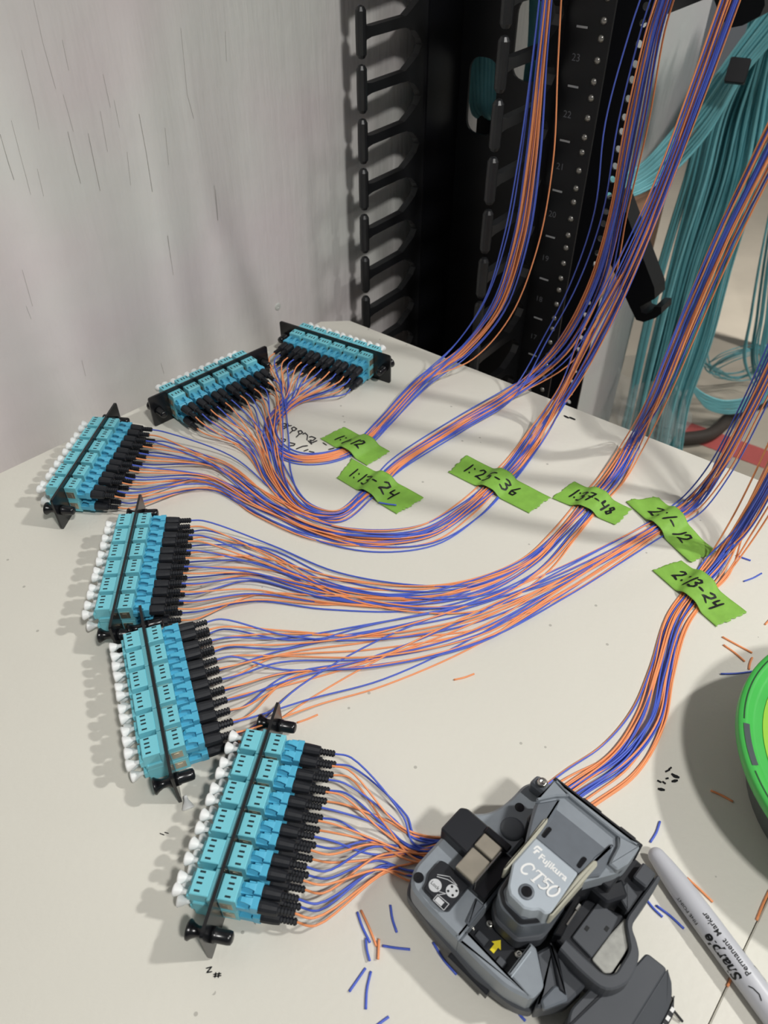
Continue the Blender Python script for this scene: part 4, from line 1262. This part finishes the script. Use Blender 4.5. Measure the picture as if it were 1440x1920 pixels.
# right side: pressing arm, tray with felt pad, lever and offcut bin
part('tray', 'darkpl', [(24, 16), (41, 22), (50, 12), (50, -4), (46, -9), (24, -8)], 14, 29, 0.8, 2)
tr_ = part('tray_top', 'charcoal', [(29.2, 18), (39.3, 18.6), (40.4, 10), (39.8, -4), (29, -3)], 28.5, 30.6, 0.4, 0.8)
part('felt_pad', 'pad', [(41.8, 20.8), (46.5, 14.0), (49.2, 11.2), (49.2, -3), (47.0, -5.2), (40.2, -4.4), (40.6, 10)], 28.5, 30.4, 0.3, 1.0)
for x, y in ((31.8, 4.6), (38.2, 10.6)):
    mb = MB(); mb.box((x - 0.8) * 1e-3, (x + 0.8) * 1e-3, (y - 1.1) * 1e-3, (y + 1.1) * 1e-3, 0.0304, 0.0308); mb.build('tray_hole', 'ink', tr_)
def band(name, mat, outer, inner, z0, z1, c=0.8):
    mb = MB(); vs_ = []; fs = []
    z0, z1, c = z0 * 1e-3, z1 * 1e-3, c * 1e-3
    outer = catmull([(x * 1e-3, y * 1e-3, 0) for x, y in outer], 4); inner = catmull([(x * 1e-3, y * 1e-3, 0) for x, y in inner], 4)
    n = len(outer)
    for o_, i_ in zip(outer, inner):
        d = (i_ - o_).normalized() * c
        for p, z in ((o_, z0), (o_, z1 - c), (o_ + d, z1), (i_ - d, z1), (i_, z1 - c), (i_, z0)):
            vs_.append((p.x, p.y, z))
    for k in range(n - 1):
        for q in range(6):
            r = (q + 1) % 6
            fs.append((6 * k + q, 6 * k + r, 6 * k + 6 + r, 6 * k + 6 + q))
    fs.append(tuple(range(5, -1, -1))); fs.append(tuple(6 * (n - 1) + q for q in range(6)))
    mb.add(vs_, fs)
    return mb.build(name, mat, cl)
band('lever_outer', 'charcoal', [(44.5, 46), (45.2, 38), (45.2, 26), (46.0, 18.5), (50.5, 14.5), (54.0, 10.5), (56.2, 2), (55.8, -3.5), (51.0, -11.0), (40, -12.5), (28, -11.5)],
     [(42.4, 46), (42.4, 38), (42.2, 27), (42.6, 19), (47.2, 13.0), (49.8, 9.6), (50.4, 2), (50.2, -3), (47.0, -6.4), (39, -6.8), (28, -6.4)], 16, 33)
part('hinge_arm', 'darkpl', [(29, 24), (42.4, 22), (42.4, 46), (31, 47), (29, 44)], 14, 31, 1.0, 1.5)
part('arm_step', 'charcoal', [(33.5, 25), (41, 21.6), (41, 30.5), (34, 32.5)], 26, 35.4, 0.6, 0.8)
part('arm_step', 'charcoal', [(35, 36), (42, 36), (42, 45), (35, 45.5)], 28, 36, 0.8, 1.2)
part('blade_guard', 'darkpl', [(22, 17), (29, 25), (32, 31), (38, 26), (33, 17)], 20, 38, 1.0, 1.5)
part('rail_strip', 'blackpl', [(20, 14), (22.5, 15), (26, -7), (22.5, -9)], 24, 34, 0.5, 0.8)
mb = MB(); mb.tube([(0.0248, -0.0020, 0.0345), (0.0245, 0.0075, 0.0345)], 0.0005, 6); mb.tube([(0.0243, 0.0060, 0.0349), (0.0242, 0.0090, 0.0349)], 0.0009, 6); mb.build('guide_pin', 'steel', cl)
part('lower_arm', 'charcoal', [(24, -8), (35, -12), (44, -12), (42, -23), (33, -35), (31, -27), (20.5, -17)], 10, 24, 1.2, [1, 1, 2, 2, 2, 1, 1])
part('lower_arm_facet', 'silverd', [(33, -31), (34, -22), (38, -19.5), (41.5, -23), (36, -33)], 22, 25.4, 0.8, 1.2)
part('arm_channel', 'darkpl', [(22.5, -9.5), (27, -10), (40, -22), (36.5, -22.5)], 20, 26, 0.6, 0.6)
# offcut bin
part('offcut_bin', 'charcoal', [(46, -9), (52, -2), (55, 10), (56, 18), (66, 18.5), (66.2, -34), (48, -34), (44, -24)], 2, 23, 0.8, [2, 2, 2, 2, 2, 0.2, 2, 2])
def binr(x, y): return 0.0230 - 0.0085 * (x * 1000 - 66) / 9.0
part('bin_slope', 'charcoal', [(66, 18.4), (70, 16.5), (73, 13), (74.4, 8), (76.4, -34), (66, -34)], 2, 23, 0.4, [0.5, 2, 2, 2, 0.5, 0.2], top=binr)
part('bin_edge', 'darkpl', [(73.5, 15), (77, 8), (79.4, -34), (76.6, -34), (74.4, 8)], 2, 14.5, 0.4, 0.8)
for k in range(7):
    y = 9.0 - k * 4.2
    x = 75.7 + (8 - y) * 0.055
    mb = MB(); mb.box((x - 0.7) * 1e-3, (x + 0.8) * 1e-3, (y - 1.0) * 1e-3, (y + 1.0) * 1e-3, 0.0143, 0.0148); mb.build('bin_window', 'white', cl)
mb = MB(); mb.tube([(0.0735, 0.015, 0.010), (0.0765, 0.0135, 0.004), (0.082, 0.0135, 0.0012)], 0.0006, 6); mb.build('bin_catch_wire', 'ink', cl)
part('bin_seam', 'darkpl', [(50.5, -6.5), (54, 8), (55, 8), (51.6, -8), (47, -33), (46, -33)], 22.4, 23.4, 0.2, 0.3)

# ================================================================ marker pen
ma = gp(1232, 1606, 0.0062); mbp = gp(1432, 1876, 0.0062)
md = (mbp - ma); md.z = 0; mang = math.atan2(md.y, md.x)
mk = empty('marker_pen', (ma.x, ma.y, 0), mang)
tag(mk, 'light grey permanent marker lying beside the cleaver', 'marker')
MR = 0.0062
off0 = -0.0045
def mprof(L0):
    mb = MB()
    pr = []
    for k in range(7):
        an = math.pi / 2 * k / 6
        pr.append((0.0042 * math.sin(an) + 0.0001, off0 + 0.0046 * (1 - math.cos(an))))
    pr += [(0.0050, off0 + 0.010), (0.0057, off0 + 0.018), (0.0061, off0 + 0.028), (MR, off0 + 0.040), (MR, off0 + 0.084), (0.0060, off0 + 0.0845)]
    mb.lathe(pr, 'x', 28, (0, 0, MR))
    return mb
mprof(0).build('barrel', 'marker', mk, True)
mb = MB(); mb.lathe([(0.0060, off0 + 0.0835), (0.0064, off0 + 0.0840), (0.0064, off0 + 0.100), (0.0058, off0 + 0.122), (0.0052, off0 + 0.128), (0.0010, off0 + 0.1285)], 'x', 24, (0, 0, MR)); mb.build('cap', 'ink', mk, True)
mb = MB(); mb.prism([(off0 + 0.086, -0.0018), (off0 + 0.122, -0.0016), (off0 + 0.122, 0.0016), (off0 + 0.086, 0.0018)], 0.0128, 0.0146, 0.0004); mb.build('pocket_clip', 'ink', mk)
mdl = md.length
def wrap(tm, x_end, phi0, name='lettering', mat='ink'):
    """lay flat lettering round the barrel: text runs towards the rounded end, its top towards the near side"""
    vs_ = []
    for x, y, _ in tm.v:
        X_ = x_end - x
        ph = phi0 - y / MR
        r = MR + 0.00012
        vs_.append((X_, r * math.sin(ph), MR + r * math.cos(ph)))
    tm.v = vs_
    return tm.build(name, mat, mk)
L1 = 0.064
wrap(text_mesh('Sharpie', 0.0070, 0.28, 0, 0.00020), off0 + 0.0650, -0.72, 'brand_lettering')
wrap(text_mesh('Permanent  Marker', 0.0037, 0, 0, 0.00005), off0 + 0.0655, 0.02, 'type_lettering')
wrap(text_mesh('FINE POINT', 0.0026, 0, 0, 0.0), off0 + 0.0385, -1.0, 'size_lettering')
for phi0, x0 in ((-0.55, 0.0690), (0.95, 0.0640)):
    tm = MB(); tm.ribbon([(0.0005, 0.0010), (-0.0010, 0.0000), (-0.0040, -0.0006), (-0.0062, 0.0003)], 0.0005, lambda x, y: (x, y, 0), 0)
    wrap(tm, off0 + x0, phi0, 'swash')
tm = MB(); tm.ribbon([(0, 0), (0.0012, 0.0004)], 0.0011, lambda x, y: (x, y, 0), 0); wrap(tm, off0 + 0.0575, 0.98, 'swash')
tm = MB(); tm.ribbon([(0, 0), (0.0055, 0.0)], 0.0004, lambda x, y: (x, y, 0), 0); wrap(tm, off0 + 0.0440, 1.12, 'swash')

# ================================================================ tub with green lid
TC = Vector((0.2665, 0.194, 0))
tub = empty('lidded_tub', TC)
tag(tub, 'round smoky tub with a green lid at the right edge', 'tub')
mb = MB(); mb.lathe([(0.066, 0.0), (0.0685, 0.0015), (0.0775, 0.0385), (0.079, 0.0400)], 'z', 64); mb.build('tub_body', 'tub', tub, True)
mb = MB(); mb.lathe([(0.0785, 0.0375), (0.0845, 0.0385), (0.0852, 0.0400), (0.0852, 0.0440), (0.0845, 0.0452), (0.0815, 0.0455), (0.0800, 0.0452), (0.0778, 0.0428), (0.0760, 0.0424), (0.0700, 0.0424), (0.0001, 0.0424)], 'z', 96, caps=False)
lid = mb.build('lid', 'greenlid', tub, True)
mb = MB(); mb.lathe([(0.0722, 0.0424), (0.0722, 0.0428), (0.0001, 0.0428)], 'z', 96, caps=False); mb.build('lid_label', 'lime', lid)
def arcband(a0, a1, r0, r1, z, n=24):
    mb = MB(); vs_ = []; fs = []
    for i in range(n + 1):
        an = math.radians(a0 + (a1 - a0) * i / n)
        for r in (r0, r1): vs_.append((r * math.cos(an), r * math.sin(an), z))
    for i in range(n): fs.append((2 * i, 2 * i + 1, 2 * i + 3, 2 * i + 2))
    return mb.add(vs_, fs)
for k in range(6):
    c0_ = 171 + 60 * k
    arcband(c0_ - 8.5, c0_ + 8.5, 0.0796, 0.0826, 0.0457, 10).build('lid_notch', 'tub', lid)
    for s in (-1, 1):
        mb = MB()
        for r_in, r_out in ((0.0792, 0.0796), (0.0826, 0.0830)):
            pass
    arcband(c0_ + 10.5, c0_ + 49.5, 0.0819, 0.0826, 0.04555, 24).build('lid_groove', 'groove', lid)
mb = MB(); mb.ribbon([(-0.0665, -0.006), (-0.0655, -0.003), (-0.0640, -0.005), (-0.0660, -0.009), (-0.0630, -0.008)], 0.0008, lambda x, y: (x, y, 0.0429), 0.0001); mb.build('label_writing', 'ink', lid)
